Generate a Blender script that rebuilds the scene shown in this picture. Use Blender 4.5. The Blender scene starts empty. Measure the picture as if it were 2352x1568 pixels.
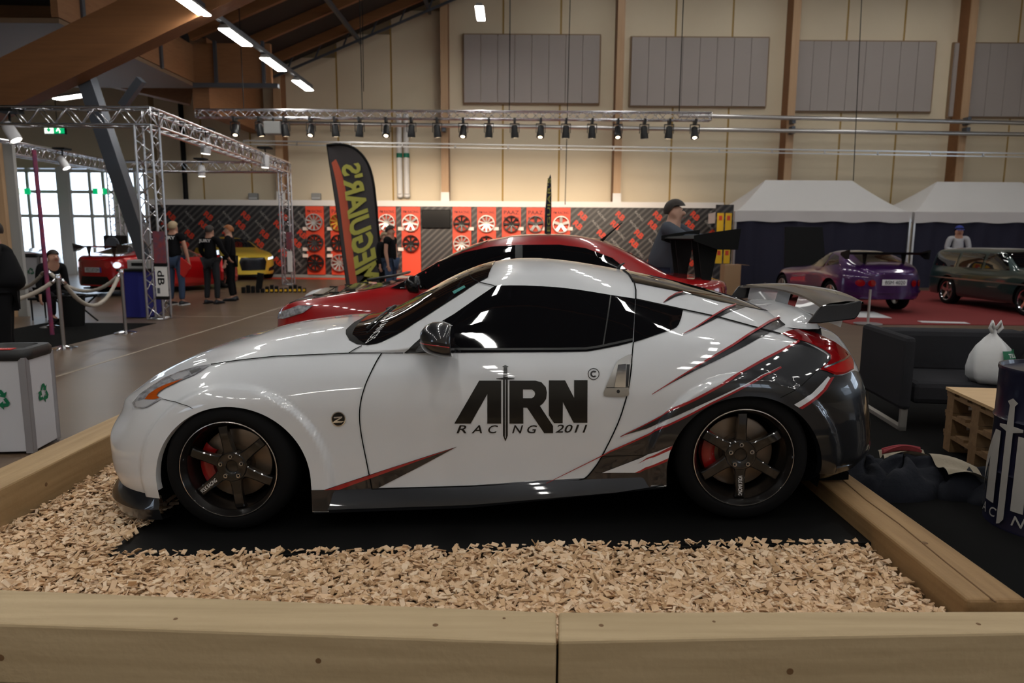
import bpy, bmesh, math, random
import numpy as np
from mathutils import Vector, Matrix
from mathutils.bvhtree import BVHTree
from mathutils.geometry import delaunay_2d_cdt
R=math.radians
sc=bpy.context.scene
col=sc.collection
# ---------------------------------------------------------------- camera
F=1633.; CX=1176.; CY=784.; CAMH=1.54
TH=math.atan(242/F); ROLL=.006
_f=np.array([0,math.cos(TH),-math.sin(TH)]); _u0=np.array([0,math.sin(TH),math.cos(TH)]); _r0=np.array([1.,0,0])
_r=_r0*math.cos(ROLL)+_u0*math.sin(ROLL); _u=_u0*math.cos(ROLL)-_r0*math.sin(ROLL)
CAMP=np.array([0,0,CAMH])
cd=bpy.data.cameras.new('camera'); cam=bpy.data.objects.new('camera',cd); col.objects.link(cam)
cd.sensor_width=36; cd.lens=F/2352*36; cd.clip_end=300; cd.clip_start=.05
cam.matrix_world=Matrix(((_r[0],_u[0],-_f[0],0),(_r[1],_u[1],-_f[1],0),(_r[2],_u[2],-_f[2],CAMH),(0,0,0,1)))
cd.dof.use_dof=True; cd.dof.focus_distance=3.75; cd.dof.aperture_fstop=2.6
sc.camera=cam
# ---------------------------------------------------------------- world and exposure
w=bpy.data.worlds.new('world'); sc.world=w; w.use_nodes=True
w.node_tree.nodes['Background'].inputs[0].default_value=(.62,.76,1,1)
w.node_tree.nodes['Background'].inputs[1].default_value=.9
sc.view_settings.view_transform='Standard'; sc.view_settings.look='None'; sc.view_settings.gamma=1
sc.view_settings.use_curve_mapping=False
sc.view_settings.exposure=-0.08
# ---------------------------------------------------------------- pixel measuring (photo pixel -> ray in the place)
def ray(px,py):
    d=_f*F+_r*(px-CX)-_u*(py-CY); return d/np.linalg.norm(d)
def onz(px,py,z):
    d=ray(px,py); return CAMP+d*((z-CAMH)/d[2])
def ony(px,py,y):
    d=ray(px,py); return CAMP+d*(y/d[1])
def onx(px,py,x):
    d=ray(px,py); return CAMP+d*(x/d[0])
# ---------------------------------------------------------------- materials
M={}
def mat(name,c=(.8,.8,.8),rough=.5,metal=0.,coat=0.,emit=None,es=0.,spec=.5,noise=None,bump=None,alpha=1.,trans=0.,ior=1.45,coatr=.03):
    """noise=(scale,amount,stretch xyz,colour2)  bump=(scale,strength)"""
    m=bpy.data.materials.new(name); m.use_nodes=True; nt=m.node_tree; b=nt.nodes['Principled BSDF']
    b.inputs['Base Color'].default_value=(*c,1); b.inputs['Roughness'].default_value=rough
    b.inputs['Metallic'].default_value=metal; b.inputs['Coat Weight'].default_value=coat; b.inputs['Coat Roughness'].default_value=coatr
    b.inputs['Specular IOR Level'].default_value=spec; b.inputs['IOR'].default_value=ior
    b.inputs['Transmission Weight'].default_value=trans; b.inputs['Alpha'].default_value=alpha
    if emit: b.inputs['Emission Color'].default_value=(*emit,1); b.inputs['Emission Strength'].default_value=es
    if noise or bump:
        tc=nt.nodes.new('ShaderNodeTexCoord')
    if noise:
        s,a,st,c2=noise
        mp=nt.nodes.new('ShaderNodeMapping'); mp.inputs['Scale'].default_value=st
        nt.links.new(tc.outputs['Object'],mp.inputs[0])
        n=nt.nodes.new('ShaderNodeTexNoise'); n.inputs['Scale'].default_value=s; n.inputs['Detail'].default_value=6
        nt.links.new(mp.outputs[0],n.inputs['Vector'])
        rp=nt.nodes.new('ShaderNodeValToRGB'); rp.color_ramp.elements[0].position=.5-.5*a; rp.color_ramp.elements[1].position=.5+.5*a
        rp.color_ramp.elements[0].color=(*c2,1); rp.color_ramp.elements[1].color=(*c,1)
        nt.links.new(n.outputs['Fac'],rp.inputs[0]); nt.links.new(rp.outputs[0],b.inputs['Base Color'])
    if bump:
        n2=nt.nodes.new('ShaderNodeTexNoise'); n2.inputs['Scale'].default_value=bump[0]; n2.inputs['Detail'].default_value=4
        nt.links.new(tc.outputs['Object'],n2.inputs['Vector'])
        bp=nt.nodes.new('ShaderNodeBump'); bp.inputs['Strength'].default_value=bump[1]; bp.inputs['Distance'].default_value=.01
        nt.links.new(n2.outputs['Fac'],bp.inputs['Height']); nt.links.new(bp.outputs[0],b.inputs['Normal'])
    M[name]=m; return m
# ---------------------------------------------------------------- objects
def tag(o,label=None,cat=None,group=None,kind=None):
    if label: o['label']=label
    if cat: o['category']=cat
    if group: o['group']=group
    if kind: o['kind']=kind
    return o
def thing(name,label=None,cat=None,loc=(0,0,0),rz=0,group=None,mw=None):
    o=bpy.data.objects.new(name,None); col.objects.link(o); o.empty_display_size=.1
    if mw is not None: o.matrix_world=mw
    else: o.location=loc; o.rotation_euler=(0,0,rz)
    return tag(o,label,cat,group)
def dup(root,loc=None,rz=None,label=None,parent=None):
    c=root.copy(); col.objects.link(c)
    if parent is not None: c.parent=parent
    if loc is not None: c.location=loc
    if rz is not None: c.rotation_euler=(0,0,rz)
    if label: c['label']=label
    for ch in list(root.children): dup(ch,parent=c)
    return c
class MB:
    def __init__(s): s.v=[]; s.f=[]; s.m=[]; s.mi=0
    def add(s,vs,fs):
        o=len(s.v); s.v+= [tuple(map(float,p)) for p in vs]; s.f+=[tuple(i+o for i in f) for f in fs]; s.m+=[s.mi]*len(fs); return s
    def box(s,a,b):
        (x0,y0,z0),(x1,y1,z1)=a,b
        return s.add([(x0,y0,z0),(x1,y0,z0),(x1,y1,z0),(x0,y1,z0),(x0,y0,z1),(x1,y0,z1),(x1,y1,z1),(x0,y1,z1)],
          [(3,2,1,0),(4,5,6,7),(0,1,5,4),(1,2,6,5),(2,3,7,6),(3,0,4,7)])
    def bar(s,p,q,wd,ht,up=(0,0,1)):
        p=Vector(p);q=Vector(q);d=(q-p).normalized();u=Vector(up)
        if abs(d.dot(u))>.99:u=Vector((0,1,0))
        a=d.cross(u).normalized(); c=a.cross(d)
        vs=[]
        for e in (p,q):
            for i,j in ((-1,-1),(1,-1),(1,1),(-1,1)): vs.append(e+a*(i*wd/2)+c*(j*ht/2))
        return s.add(vs,[(0,1,2,3),(7,6,5,4),(0,4,5,1),(1,5,6,2),(2,6,7,3),(3,7,4,0)])
    def tube(s,pts,r,n=8,cap=True):
        pts=[Vector(p) for p in pts]; rs=r if isinstance(r,(list,tuple)) else [r]*len(pts)
        vs=[];fs=[];a=None
        for i,p in enumerate(pts):
            d=(pts[min(i+1,len(pts)-1)]-pts[max(i-1,0)]).normalized()
            if a is None:
                a=d.orthogonal().normalized()
            else: a=(a-d*a.dot(d)).normalized()
            b=d.cross(a)
            for k in range(n):
                t=2*math.pi*k/n; vs.append(p+(a*math.cos(t)+b*math.sin(t))*rs[i])
        for i in range(len(pts)-1):
            for k in range(n):
                k2=(k+1)%n; fs.append((i*n+k,i*n+k2,(i+1)*n+k2,(i+1)*n+k))
        if cap: fs.append(tuple(range(n))[::-1]); fs.append(tuple((len(pts)-1)*n+k for k in range(n)))
        return s.add(vs,fs)
    def lathe(s,prof,n=32,axis='z',c=(0,0,0),closed=False):
        """prof: list of (r,h) ; revolves round axis"""
        vs=[];fs=[];m=len(prof)
        for k in range(n):
            t=2*math.pi*k/n; ca,sa=math.cos(t),math.sin(t)
            for r_,h in prof:
                if axis=='z': p=(c[0]+r_*ca,c[1]+r_*sa,c[2]+h)
                elif axis=='y': p=(c[0]+r_*ca,c[1]+h,c[2]+r_*sa)
                else: p=(c[0]+h,c[1]+r_*ca,c[2]+r_*sa)
                vs.append(p)
        for k in range(n):
            k2=(k+1)%n
            for i in range(m-1 if not closed else m):
                i2=(i+1)%m
                f=(k*m+i,k2*m+i,k2*m+i2,k*m+i2); fs.append(f if axis!='y' else f[::-1])
        return s.add(vs,fs)
    def prism(s,poly,a,b,ax='y'):
        """2d polygon extruded along axis from a to b. ax y: poly=(x,z); ax z: (x,y); ax x: (y,z)"""
        n=len(poly)
        def P(p,h): return (p[0],h,p[1]) if ax=='y' else ((p[0],p[1],h) if ax=='z' else (h,p[0],p[1]))
        vs=[P(p,a) for p in poly]+[P(p,b) for p in poly]
        fs=[tuple(range(n)),tuple(range(n,2*n))[::-1]]+[(i,i+n,(i+1)%n+n,(i+1)%n) for i in range(n)]
        return s.add(vs,fs)
    def grid(s,G,flip=False):
        G=np.asarray(G); a,b=G.shape[:2]
        fs=[]
        for i in range(a-1):
            for j in range(b-1):
                f=(i*b+j,(i+1)*b+j,(i+1)*b+j+1,i*b+j+1); fs.append(f[::-1] if flip else f)
        return s.add(G.reshape(-1,3),fs)
    def build(s,name,m=None,parent=None,smooth=False,recalc=True,bevel=0,ang=None):
        me=bpy.data.meshes.new(name); me.from_pydata(s.v,[],s.f)
        ms=m if isinstance(m,(list,tuple)) else [m]
        for x in ms: me.materials.append(M[x] if isinstance(x,str) else x)
        if len(ms)>1: me.polygons.foreach_set('material_index',s.m)
        if recalc:
            bm=bmesh.new(); bm.from_mesh(me); bmesh.ops.recalc_face_normals(bm,faces=bm.faces); bm.to_mesh(me); bm.free()
        if smooth:
            me.polygons.foreach_set('use_smooth',[True]*len(me.polygons))
            if ang: me.set_sharp_from_angle(angle=R(ang))
        me.update()
        o=bpy.data.objects.new(name,me); col.objects.link(o)
        if parent is not None: o.parent=parent
        if bevel:
            b=o.modifiers.new('bevel','BEVEL'); b.width=bevel; b.segments=2; b.limit_method='ANGLE'; b.angle_limit=R(40)
        return o
def struct(o): o['kind']='structure'; return o
def text_mesh(txt,shear=0,offset=0,spacing=1.):
    """flat text as (verts 2d scaled to unit cap height, faces)"""
    cu=bpy.data.curves.new('lettering','FONT'); cu.body=txt; cu.shear=shear; cu.offset=offset; cu.space_character=spacing; cu.resolution_u=3; cu.size=1
    o=bpy.data.objects.new('lettering',cu); col.objects.link(o)
    dg=bpy.context.evaluated_depsgraph_get(); me=bpy.data.meshes.new_from_object(o.evaluated_get(dg))
    vs=np.array([(v.co.x,v.co.y) for v in me.vertices]) if len(me.vertices) else np.zeros((1,2)); fs=[tuple(p.vertices) for p in me.polygons]
    bpy.data.objects.remove(o); bpy.data.curves.remove(cu); bpy.data.meshes.remove(me)
    mn=vs.min(0); mx=vs.max(0)
    return vs-[mn[0],mn[1]],fs,(mx-mn)
def text_obj(txt,name,m,parent,org,ux,uy,width=None,height=None,shear=0,offset=0,spacing=1.,normal_off=0,center=True):
    """text in the plane org + a*ux + b*uy (unit vectors)"""
    vs,fs,sz=text_mesh(txt,shear,offset,spacing)
    if width: sx=width/sz[0]
    else: sx=height/sz[1]
    sy=height/sz[1] if height else sx
    ux=np.array(ux,float);uy=np.array(uy,float);n=np.cross(ux,uy)
    org=np.array(org,float)+n*normal_off
    if center: vs=vs-sz/2
    P=[org+ux*(a*sx)+uy*(b*sy) for a,b in vs]
    return MB().add(P,fs).build(name,m,parent,recalc=False)
def pip(x,y,poly):
    ins=False;n=len(poly);j=n-1
    for i in range(n):
        xi,yi=poly[i];xj,yj=poly[j]
        if (yi>y)!=(yj>y) and x<(xj-xi)*(y-yi)/(yj-yi)+xi: ins=not ins
        j=i
    return ins
def resample(poly,step,closed=True):
    out=[];n=len(poly)
    for i in range(n if closed else n-1):
        a=np.array(poly[i],float);b=np.array(poly[(i+1)%n],float);L=np.linalg.norm(b-a);k=max(1,int(L/step))
        for t in range(k): out.append(tuple(a+(b-a)*t/k))
    if not closed: out.append(tuple(poly[-1]))
    return out
def smooth_poly(poly,closed=False,k=4):
    """Catmull-Rom through the points"""
    P=[np.array(p,float) for p in poly];n=len(P);out=[]
    rng=range(n) if closed else range(n-1)
    for i in rng:
        p0=P[(i-1)%n] if closed or i>0 else 2*P[0]-P[1]; p1=P[i]; p2=P[(i+1)%n]; p3=P[(i+2)%n] if closed or i+2<n else 2*P[-1]-P[-2]
        for t in np.arange(k)/k:
            out.append(tuple(.5*((2*p1)+(-p0+p2)*t+(2*p0-5*p1+4*p2-p3)*t*t+(-p0+3*p1-3*p2+p3)*t**3)))
    if not closed: out.append(tuple(P[-1]))
    return out
def fill2d(loops,step):
    """triangulate 2-d loops (even-odd) with inner points; returns verts,tris"""
    vs=[];es=[]
    for lp in loops:
        rp=resample(lp,step); o=len(vs); vs+=rp; es+=[(o+i,o+(i+1)%len(rp)) for i in range(len(rp))]
    xs=[v[0] for v in vs];ys=[v[1] for v in vs]
    bpts=np.array(vs)
    y=min(ys)+step*.5;row=0
    while y<max(ys):
        x=min(xs)+step*(.5 if row%2 else .0)
        while x<max(xs):
            if sum(pip(x,y,l) for l in loops)%2==1 and np.min(np.hypot(bpts[:,0]-x,bpts[:,1]-y))>step*.45: vs.append((x,y))
            x+=step
        y+=step*.87;row+=1
    r=delaunay_2d_cdt([Vector(v) for v in vs],es,[],0,1e-5)
    V=[tuple(v) for v in r[0]];T=[]
    for t in r[2]:
        cx=sum(V[i][0] for i in t)/len(t);cy=sum(V[i][1] for i in t)/len(t)
        if sum(pip(cx,cy,l) for l in loops)%2==1: T.append(tuple(t))
    return V,T
def pchip(x,y,xi):
    x=np.asarray(x,float);y=np.asarray(y,float);h=np.diff(x);d=np.diff(y)/h;n=len(x);m=np.zeros(n)
    for i in range(1,n-1):
        if d[i-1]*d[i]>0:
            w1=2*h[i]+h[i-1];w2=h[i]+2*h[i-1];m[i]=(w1+w2)/(w1/d[i-1]+w2/d[i])
    if n==2: m[:]=d[0]
    else:
        m[0]=d[0];m[-1]=d[-1]
    xi=np.clip(np.asarray(xi,float),x[0],x[-1]);k=np.clip(np.searchsorted(x,xi)-1,0,n-2);t=(xi-x[k])/h[k]
    return (2*t**3-3*t**2+1)*y[k]+(t**3-2*t**2+t)*h[k]*m[k]+(-2*t**3+3*t**2)*y[k+1]+(t**3-t**2)*h[k]*m[k+1]
def gauss(A,sig,axis):
    n=int(3*sig)+1; k=np.exp(-.5*(np.arange(-n,n+1)/sig)**2); k/=k.sum()
    return np.apply_along_axis(lambda v:np.convolve(v,k,'valid'),axis,A),n
rng=random.Random(7)
# ================================================================ white coupe
mat('car_white',(.63,.645,.67),.35,coat=1.0,spec=.4)
mat('car_grey',(.022,.023,.027),.3,metal=.55,coat=1.0)
mat('car_red',(.30,.003,.008),.35,coat=1.0)
mat('car_black',(.004,.004,.0045),.3,coat=.25)
mat('gap_black',(.004,.004,.004),.8,spec=.1)
mat('tinted_glass',(.004,.004,.005),.03,spec=.5,coat=1.0,coatr=.0)
mat('trim_black',(.012,.012,.013),.35)
mat('rubber',(.005,.005,.0055),.8,spec=.15)
mat('rim_dark',(.010,.0085,.008),.3,metal=.3,coat=.8)
mat('rim_line',(.55,.50,.46),.25,metal=.8)
mat('chrome',(.75,.75,.78),.12,metal=1.)
mat('satin_chrome',(.42,.41,.40),.28,metal=1.)
mat('brake_disc',(.20,.15,.11),.4,metal=.8)
mat('caliper_red',(.25,.006,.006),.35,coat=.5)
mat('lamp_red',(.23,.002,.004),.08,coat=1.)
mat('lamp_red_bright',(.42,.008,.01),.08,coat=1.)
mat('lamp_clear',(.55,.55,.58),.15,metal=.15,coat=1.,noise=(24,.5,(1,1,1.6),(.12,.12,.14)))
mat('lamp_chrome',(.7,.7,.73),.15,metal=.4,coat=1.)
mat('lamp_amber',(.42,.075,.008),.15,coat=1.)
mat('white_print',(.7,.7,.7),.5)
mat('teal_sticker',(.04,.24,.22),.4)
mat('well_black',(.004,.004,.004),.9,spec=.05)
mat('cowl_black',(.004,.004,.004),.6,spec=.15)
mat('carbon',(.010,.010,.011),.22,coat=1.)

Pf=CAMP+ray(527,1076)*(3.555/(ray(527,1076)@_f)); Pr=CAMP+ray(1708,1049)*(3.50/(ray(1708,1049)@_f))
_ex=(Pr-Pf)/np.linalg.norm(Pr-Pf); _ey=np.cross([0,0,1],_ex); _ey/=np.linalg.norm(_ey); _ez=np.cross(_ex,_ey)
RW=.330
CARO=Pf+_ey*.90-_ez*RW
CARM=Matrix(((_ex[0],_ey[0],_ez[0],CARO[0]),(_ex[1],_ey[1],_ez[1],CARO[1]),(_ex[2],_ey[2],_ez[2],CARO[2]),(0,0,0,1)))
CARI=CARM.inverted()
def crow(px,py):
    d=ray(px,py); return CARI@Vector(CAMP), (CARI.to_3x3()@Vector(d)).normalized()
def cinv(px,py,w_):
    o,d=crow(px,py); t=(-w_-o.y)/d.y; return o+d*t
LN={
'r0':[(-1.3,-.86,0,.17),(-1.05,-.83,.35,.17),(-.85,-.755,.58,.17),(-.65,-.62,.74,.175),(-.5,-.47,.835,.18),(-.38,-.37,.87,.18),(0,0,.88,.14),(.4,.4,.88,.095),(1.2,1.2,.885,.11),(1.8,1.8,.888,.155),(2.18,2.18,.89,.195),(2.55,2.55,.88,.2),(2.9,2.9,.865,.235),(3.1,3.11,.79,.2),(3.3,3.25,.62,.2),(3.55,3.33,.35,.22),(3.9,3.36,0,.22)],
'r1':[(-1.3,-.89,0,.27),(-1.05,-.86,.35,.27),(-.85,-.785,.58,.27),(-.65,-.655,.745,.27),(-.5,-.495,.85,.27),(-.38,-.38,.885,.27),(0,0,.89,.25),(.4,.4,.868,.2),(1.2,1.2,.872,.215),(1.8,1.8,.88,.25),(2.18,2.18,.89,.28),(2.55,2.55,.895,.3),(2.9,2.9,.885,.3),(3.1,3.15,.82,.28),(3.3,3.305,.64,.285),(3.55,3.40,.35,.29),(3.9,3.44,0,.29)],
'r2':[(-1.3,-.90,0,.42),(-1.05,-.87,.35,.42),(-.85,-.79,.575,.42),(-.65,-.675,.725,.42),(-.5,-.515,.845,.42),(-.38,-.38,.888,.43),(0,0,.90,.45),(.4,.4,.872,.42),(1.2,1.2,.882,.42),(1.8,1.8,.89,.44),(2.18,2.18,.905,.45),(2.55,2.55,.91,.46),(2.9,2.9,.89,.45),(3.1,3.14,.82,.44),(3.3,3.29,.65,.44),(3.55,3.38,.35,.45),(3.9,3.42,0,.45)],
'r3':[(-1.3,-.85,0,.53),(-1.05,-.82,.35,.535),(-.85,-.722,.545,.545),(-.65,-.612,.683,.56),(-.5,-.495,.81,.59),(-.38,-.38,.855,.61),(0,0,.893,.66),(.4,.4,.88,.62),(1.2,1.2,.893,.6),(1.8,1.8,.897,.61),(2.18,2.18,.905,.63),(2.55,2.55,.91,.66),(2.9,2.9,.88,.62),(3.1,3.11,.81,.6),(3.3,3.26,.65,.6),(3.55,3.34,.35,.6),(3.9,3.37,0,.6)],
'r4':[(-1.3,-.81,0,.585),(-1.05,-.78,.35,.595),(-.85,-.70,.545,.62),(-.65,-.585,.66,.65),(-.5,-.475,.735,.69),(-.38,-.37,.775,.715),(0,0,.825,.775),(.4,.4,.835,.78),(1.2,1.2,.868,.765),(1.8,1.8,.868,.765),(2.18,2.18,.872,.775),(2.55,2.55,.872,.79),(2.9,2.9,.825,.76),(3.1,3.075,.76,.74),(3.3,3.205,.62,.74),(3.55,3.29,.35,.75),(3.9,3.32,0,.76)],
'r5':[(-1.3,-.80,0,.605),(-1.05,-.755,.34,.62),(-.85,-.65,.50,.665),(-.65,-.52,.60,.715),(-.5,-.40,.655,.755),(-.38,-.30,.68,.785),(0,0,.72,.845),(.4,.4,.735,.868),(.76,.76,.765,.868),(1.2,1.2,.80,.87),(1.8,1.8,.805,.868),(2.18,2.18,.805,.895),(2.55,2.55,.79,.90),(2.8,2.8,.755,.875),(2.95,2.93,.715,.86),(3.1,3.04,.665,.85),(3.3,3.15,.545,.845),(3.55,3.23,.31,.85),(3.9,3.26,0,.855)],
'c2':[(-1.3,-.79,0,.615),(-1.05,-.69,.285,.67),(-.85,-.575,.41,.735),(-.65,-.435,.485,.785),(-.5,-.34,.52,.81),(-.38,-.25,.54,.832),(0,0,.585,.88),(.4,.4,.645,.908),(.62,.62,.705,.905),(.76,.76,.745,.895),(.89,.89,.775,.895),(1.0,1.0,.74,.957),(1.15,1.15,.665,1.057),(1.34,1.34,.578,1.172),(1.5,1.5,.568,1.18),(1.68,1.68,.568,1.163),(1.85,1.85,.572,1.14),(2.08,2.08,.578,1.09),(2.32,2.32,.595,1.03),(2.5,2.5,.62,.985),(2.67,2.67,.65,.94),(2.81,2.81,.665,.905),(2.95,2.93,.65,.882),(3.1,3.02,.59,.872),(3.3,3.11,.45,.872),(3.55,3.17,.25,.875),(3.9,3.2,0,.88)],
'c3':[(-1.3,-.785,0,.62),(-1.05,-.65,.22,.70),(-.85,-.525,.32,.765),(-.65,-.385,.385,.82),(-.5,-.29,.42,.85),(-.38,-.20,.44,.868),(0,.02,.48,.908),(.4,.39,.53,.945),(.62,.60,.61,.94),(.76,.73,.655,.928),(.89,.88,.64,.975),(1.0,.985,.605,1.037),(1.15,1.13,.56,1.122),(1.34,1.315,.505,1.222),(1.5,1.5,.475,1.25),(1.85,1.85,.47,1.205),(2.08,2.08,.47,1.155),(2.32,2.32,.48,1.097),(2.5,2.5,.49,1.047),(2.67,2.67,.50,.998),(2.81,2.81,.50,.955),(2.95,2.92,.49,.922),(3.1,3.0,.44,.903),(3.3,3.085,.33,.895),(3.55,3.14,.18,.895),(3.9,3.17,0,.895)],
'c5':[(-1.3,-.78,0,.625),(-1.05,-.60,0,.735),(-.85,-.47,0,.80),(-.65,-.33,0,.85),(-.5,-.23,0,.88),(-.38,-.13,0,.902),(0,.06,0,.945),(.4,.38,0,.975),(.6,.53,0,.982),(.68,.61,0,.992),(.76,.70,0,1.022),(.89,.83,0,1.09),(1.0,.96,0,1.158),(1.15,1.12,0,1.235),(1.34,1.33,0,1.298),(1.5,1.5,0,1.310),(1.68,1.68,0,1.297),(1.85,1.85,0,1.27),(2.08,2.08,0,1.222),(2.32,2.32,0,1.165),(2.5,2.5,0,1.115),(2.67,2.67,0,1.068),(2.81,2.81,0,1.02),(2.95,2.91,0,.972),(3.1,2.98,0,.94),(3.3,3.06,0,.918),(3.55,3.11,0,.91),(3.9,3.14,0,.905)]}
NS=360
SS=np.linspace(-1.3,3.9,NS)
def sample_line(T,sig=5.):
    T=np.array(T); X=np.stack([pchip(T[:,0],T[:,k],SS) for k in (1,2,3)],1)
    n=int(3*sig)+1; sg=np.array([1,-1,1])
    E_=np.concatenate([(X[1:n+1]*sg)[::-1],X,(X[-n-1:-1]*sg)[::-1]])
    out,_=gauss(E_,sig,0); return out
LS={k:sample_line(v) for k,v in LN.items()}
LS['c1']=.5*(LS['r5']+LS['c2'])
_b=np.interp(SS,[-1.3,.6,.95,2.0,2.3,2.8,3.2],[0,.004,.016,.018,-.004,-.006,0])
_t=LS['c2']-LS['r5']; _nx=np.stack([0*_b,_t[:,2],-_t[:,1]],1); _nx/=np.maximum(np.linalg.norm(_nx,axis=1),1e-4)[:,None]
LS['c1']=LS['c1']+_nx*_b[:,None]
LS['c4']=.5*(LS['c3']+LS['c5'])+.25*(LS['c5']-LS['c3'])*np.array([1,0,1])
ORD=['r0','r1','r2','r3','r4','r5','c1','c2','c3','c4','c5']
VK=[0,1,2.2,3.7,5.0,6.0,7.0,8.0,8.8,10.3,12.0]   # v at each line
NV=121
VV=np.linspace(0,12,NV)
L_=np.stack([LS[k] for k in ORD],1)     # NS,11,3
G=np.zeros((NS,NV,3))
for i in range(NS):
    for k in range(3): G[i,:,k]=pchip(VK,L_[i,:,k],VV)
_n=int(3*2.2)+1
_E=np.concatenate([2*G[:,:1]-G[:,1:_n+1][:,::-1],G,(G[:,-_n-1:-1]*np.array([1,-1,1]))[:,::-1]],1)
G,_=gauss(_E,2.2,1)
ARCH=[(.015,.262,.388),(2.555,.262,.382)]
def arch_poly(c,r,n=40,grow=0):
    return [(c[0]+(r+grow)*math.cos(math.pi*k/n),c[1]+(r+grow)*math.sin(math.pi*k/n)) for k in range(n+1)]+[(c[0]-r-grow,-.3),(c[0]+r+grow,-.3)]
AP=[arch_poly((a,b),r) for a,b,r in ARCH]
def archd(x,z):
    """signed distance outside the nearest arch"""
    d=1e9
    for a,b,r in ARCH:
        dd=math.hypot(x-a,z-b)-r if z>b else abs(x-a)-r
        d=min(d,dd)
    return d
for i in range(NS):
    for j in range(NV):
        x,w_,z=G[i,j]
        if w_>.6 and z<.85:
            d=archd(x,z)
            if d<.14:
                t=min(max((d-.085)/.022,0),1); G[i,j,1]=w_+.026*(1-t*t*(3-2*t))*min(1,(w_-.6)/.2)
coupe=thing('coupe','white two door sports coupe with grey and red slashes and black lettering on its door','car',mw=CARM)
def to_mesh_half(sgn):
    P=G.reshape(-1,3).copy(); return np.stack([P[:,0],sgn*P[:,1],P[:,2]],1)
nearV=to_mesh_half(-1); farV=to_mesh_half(1)
quads=[(i*NV+j,(i+1)*NV+j,(i+1)*NV+j+1,i*NV+j+1) for i in range(NS-1) for j in range(NV-1)]
# smooth normals of the near half
du=np.gradient(G,axis=0);dv=np.gradient(G,axis=1)
NN=np.cross(dv,du); NN/=np.maximum(np.linalg.norm(NN,axis=2),1e-9)[...,None]
_c=G-np.array([1.3,0,.45]); 
if (NN*_c)[:,:,1].sum()<0: NN=-NN
NN=np.stack([NN[...,0],-NN[...,1],NN[...,2]],2).reshape(-1,3)
BV=BVHTree.FromPolygons([tuple(p) for p in np.concatenate([nearV,farV])],quads+[tuple(q+len(nearV) for q in f)[::-1] for f in quads])
def near_hit(o,d):
    h=BV.ray_cast(o,d)
    if h[0] is None: return None
    fi=h[2]; far=fi>=len(quads); q=quads[fi%len(quads)]
    V_=nearV; p=np.array(h[0]); 
    if far: p=p*[1,-1,1]
    ws=np.array([1/(np.linalg.norm(V_[k]-p)+1e-5) for k in q]); ws/=ws.sum()
    n=sum(ws[a]*NN[k] for a,k in enumerate(q)); n=n/np.linalg.norm(n)
    s=sum(ws[a]*SS[k//NV] for a,k in enumerate(q)); v=sum(ws[a]*VV[k%NV] for a,k in enumerate(q))
    if far: n=n*[1,-1,1]; v=24-v
    return np.array(h[0]),n,s,v
def cut_arch(V,T,N):
    """clip faces against the wheel arches"""
    V=[np.array(p,float) for p in V];N=[np.array(p,float) for p in N]
    D=[archd(p[0],p[2]) if abs(p[1])>.55 else 1. for p in V]
    out=[];src=[];cache={}
    def mid(i,j):
        k=(min(i,j),max(i,j))
        if k not in cache:
            t=D[i]/(D[i]-D[j]); V.append(V[i]+(V[j]-V[i])*t); n=N[i]+(N[j]-N[i])*t; N.append(n/np.linalg.norm(n)); D.append(0.); cache[k]=len(V)-1
        return cache[k]
    for fi,t in enumerate(T):
        ds=[D[k] for k in t]
        if min(ds)>=0: out.append(t);src.append(fi);continue
        if max(ds)<=0: continue
        p=[]
        for a_,k in enumerate(t):
            k2=t[(a_+1)%len(t)]
            if D[k]>=0: p.append(k)
            if D[k]*D[k2]<0: p.append(mid(k,k2))
        if len(p)>2: out.append(tuple(p));src.append(fi)
    return V,out,N,src
def emit_mesh(name,V,T,N,m,parent,mirror=True,mats=None,mi=None):
    """one mesh from near-side verts (and their mirror)"""
    idx=sorted(set(k for t in T for k in t)); mp={k:i for i,k in enumerate(idx)}
    P=[tuple(V[k]) for k in idx];Nn=[tuple(N[k]) for k in idx];F_=[tuple(mp[k] for k in t) for t in T]
    if mirror:
        o=len(P);mm=[];P2=[];N2=[]
        for k,(x,y,z) in enumerate(P):
            if abs(y)<1e-6: mm.append(k)
            else: mm.append(o+len(P2)); P2.append((x,-y,z)); N2.append((Nn[k][0],-Nn[k][1],Nn[k][2]))
        P+=P2; Nn+=N2; F_+=[tuple(mm[k] for k in t)[::-1] for t in F_]
    if not F_: return None
    # orient
    f=F_[0];a,b,c=(np.array(P[k]) for k in f[:3]); 
    me=bpy.data.meshes.new(name); 
    G_=[]
    for f in F_:
        a,b,c=(np.array(P[k]) for k in f[:3])
        G_.append(f if np.dot(np.cross(b-a,c-a),np.array(Nn[f[0]]))>=0 else f[::-1])
    me.from_pydata(P,[],G_)
    for x in (mats or [m]): me.materials.append(M[x])
    if mi: me.polygons.foreach_set('material_index',mi+(mi if mirror else []))
    me.polygons.foreach_set('use_smooth',[True]*len(G_)); me.update()
    me.normals_split_custom_set_from_vertices(Nn)
    o=bpy.data.objects.new(name,me); col.objects.link(o); o.parent=parent; return o
def far_copy(o):
    c=o.copy(); col.objects.link(c); c.scale=(1,-1,1)
    return c
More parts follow.
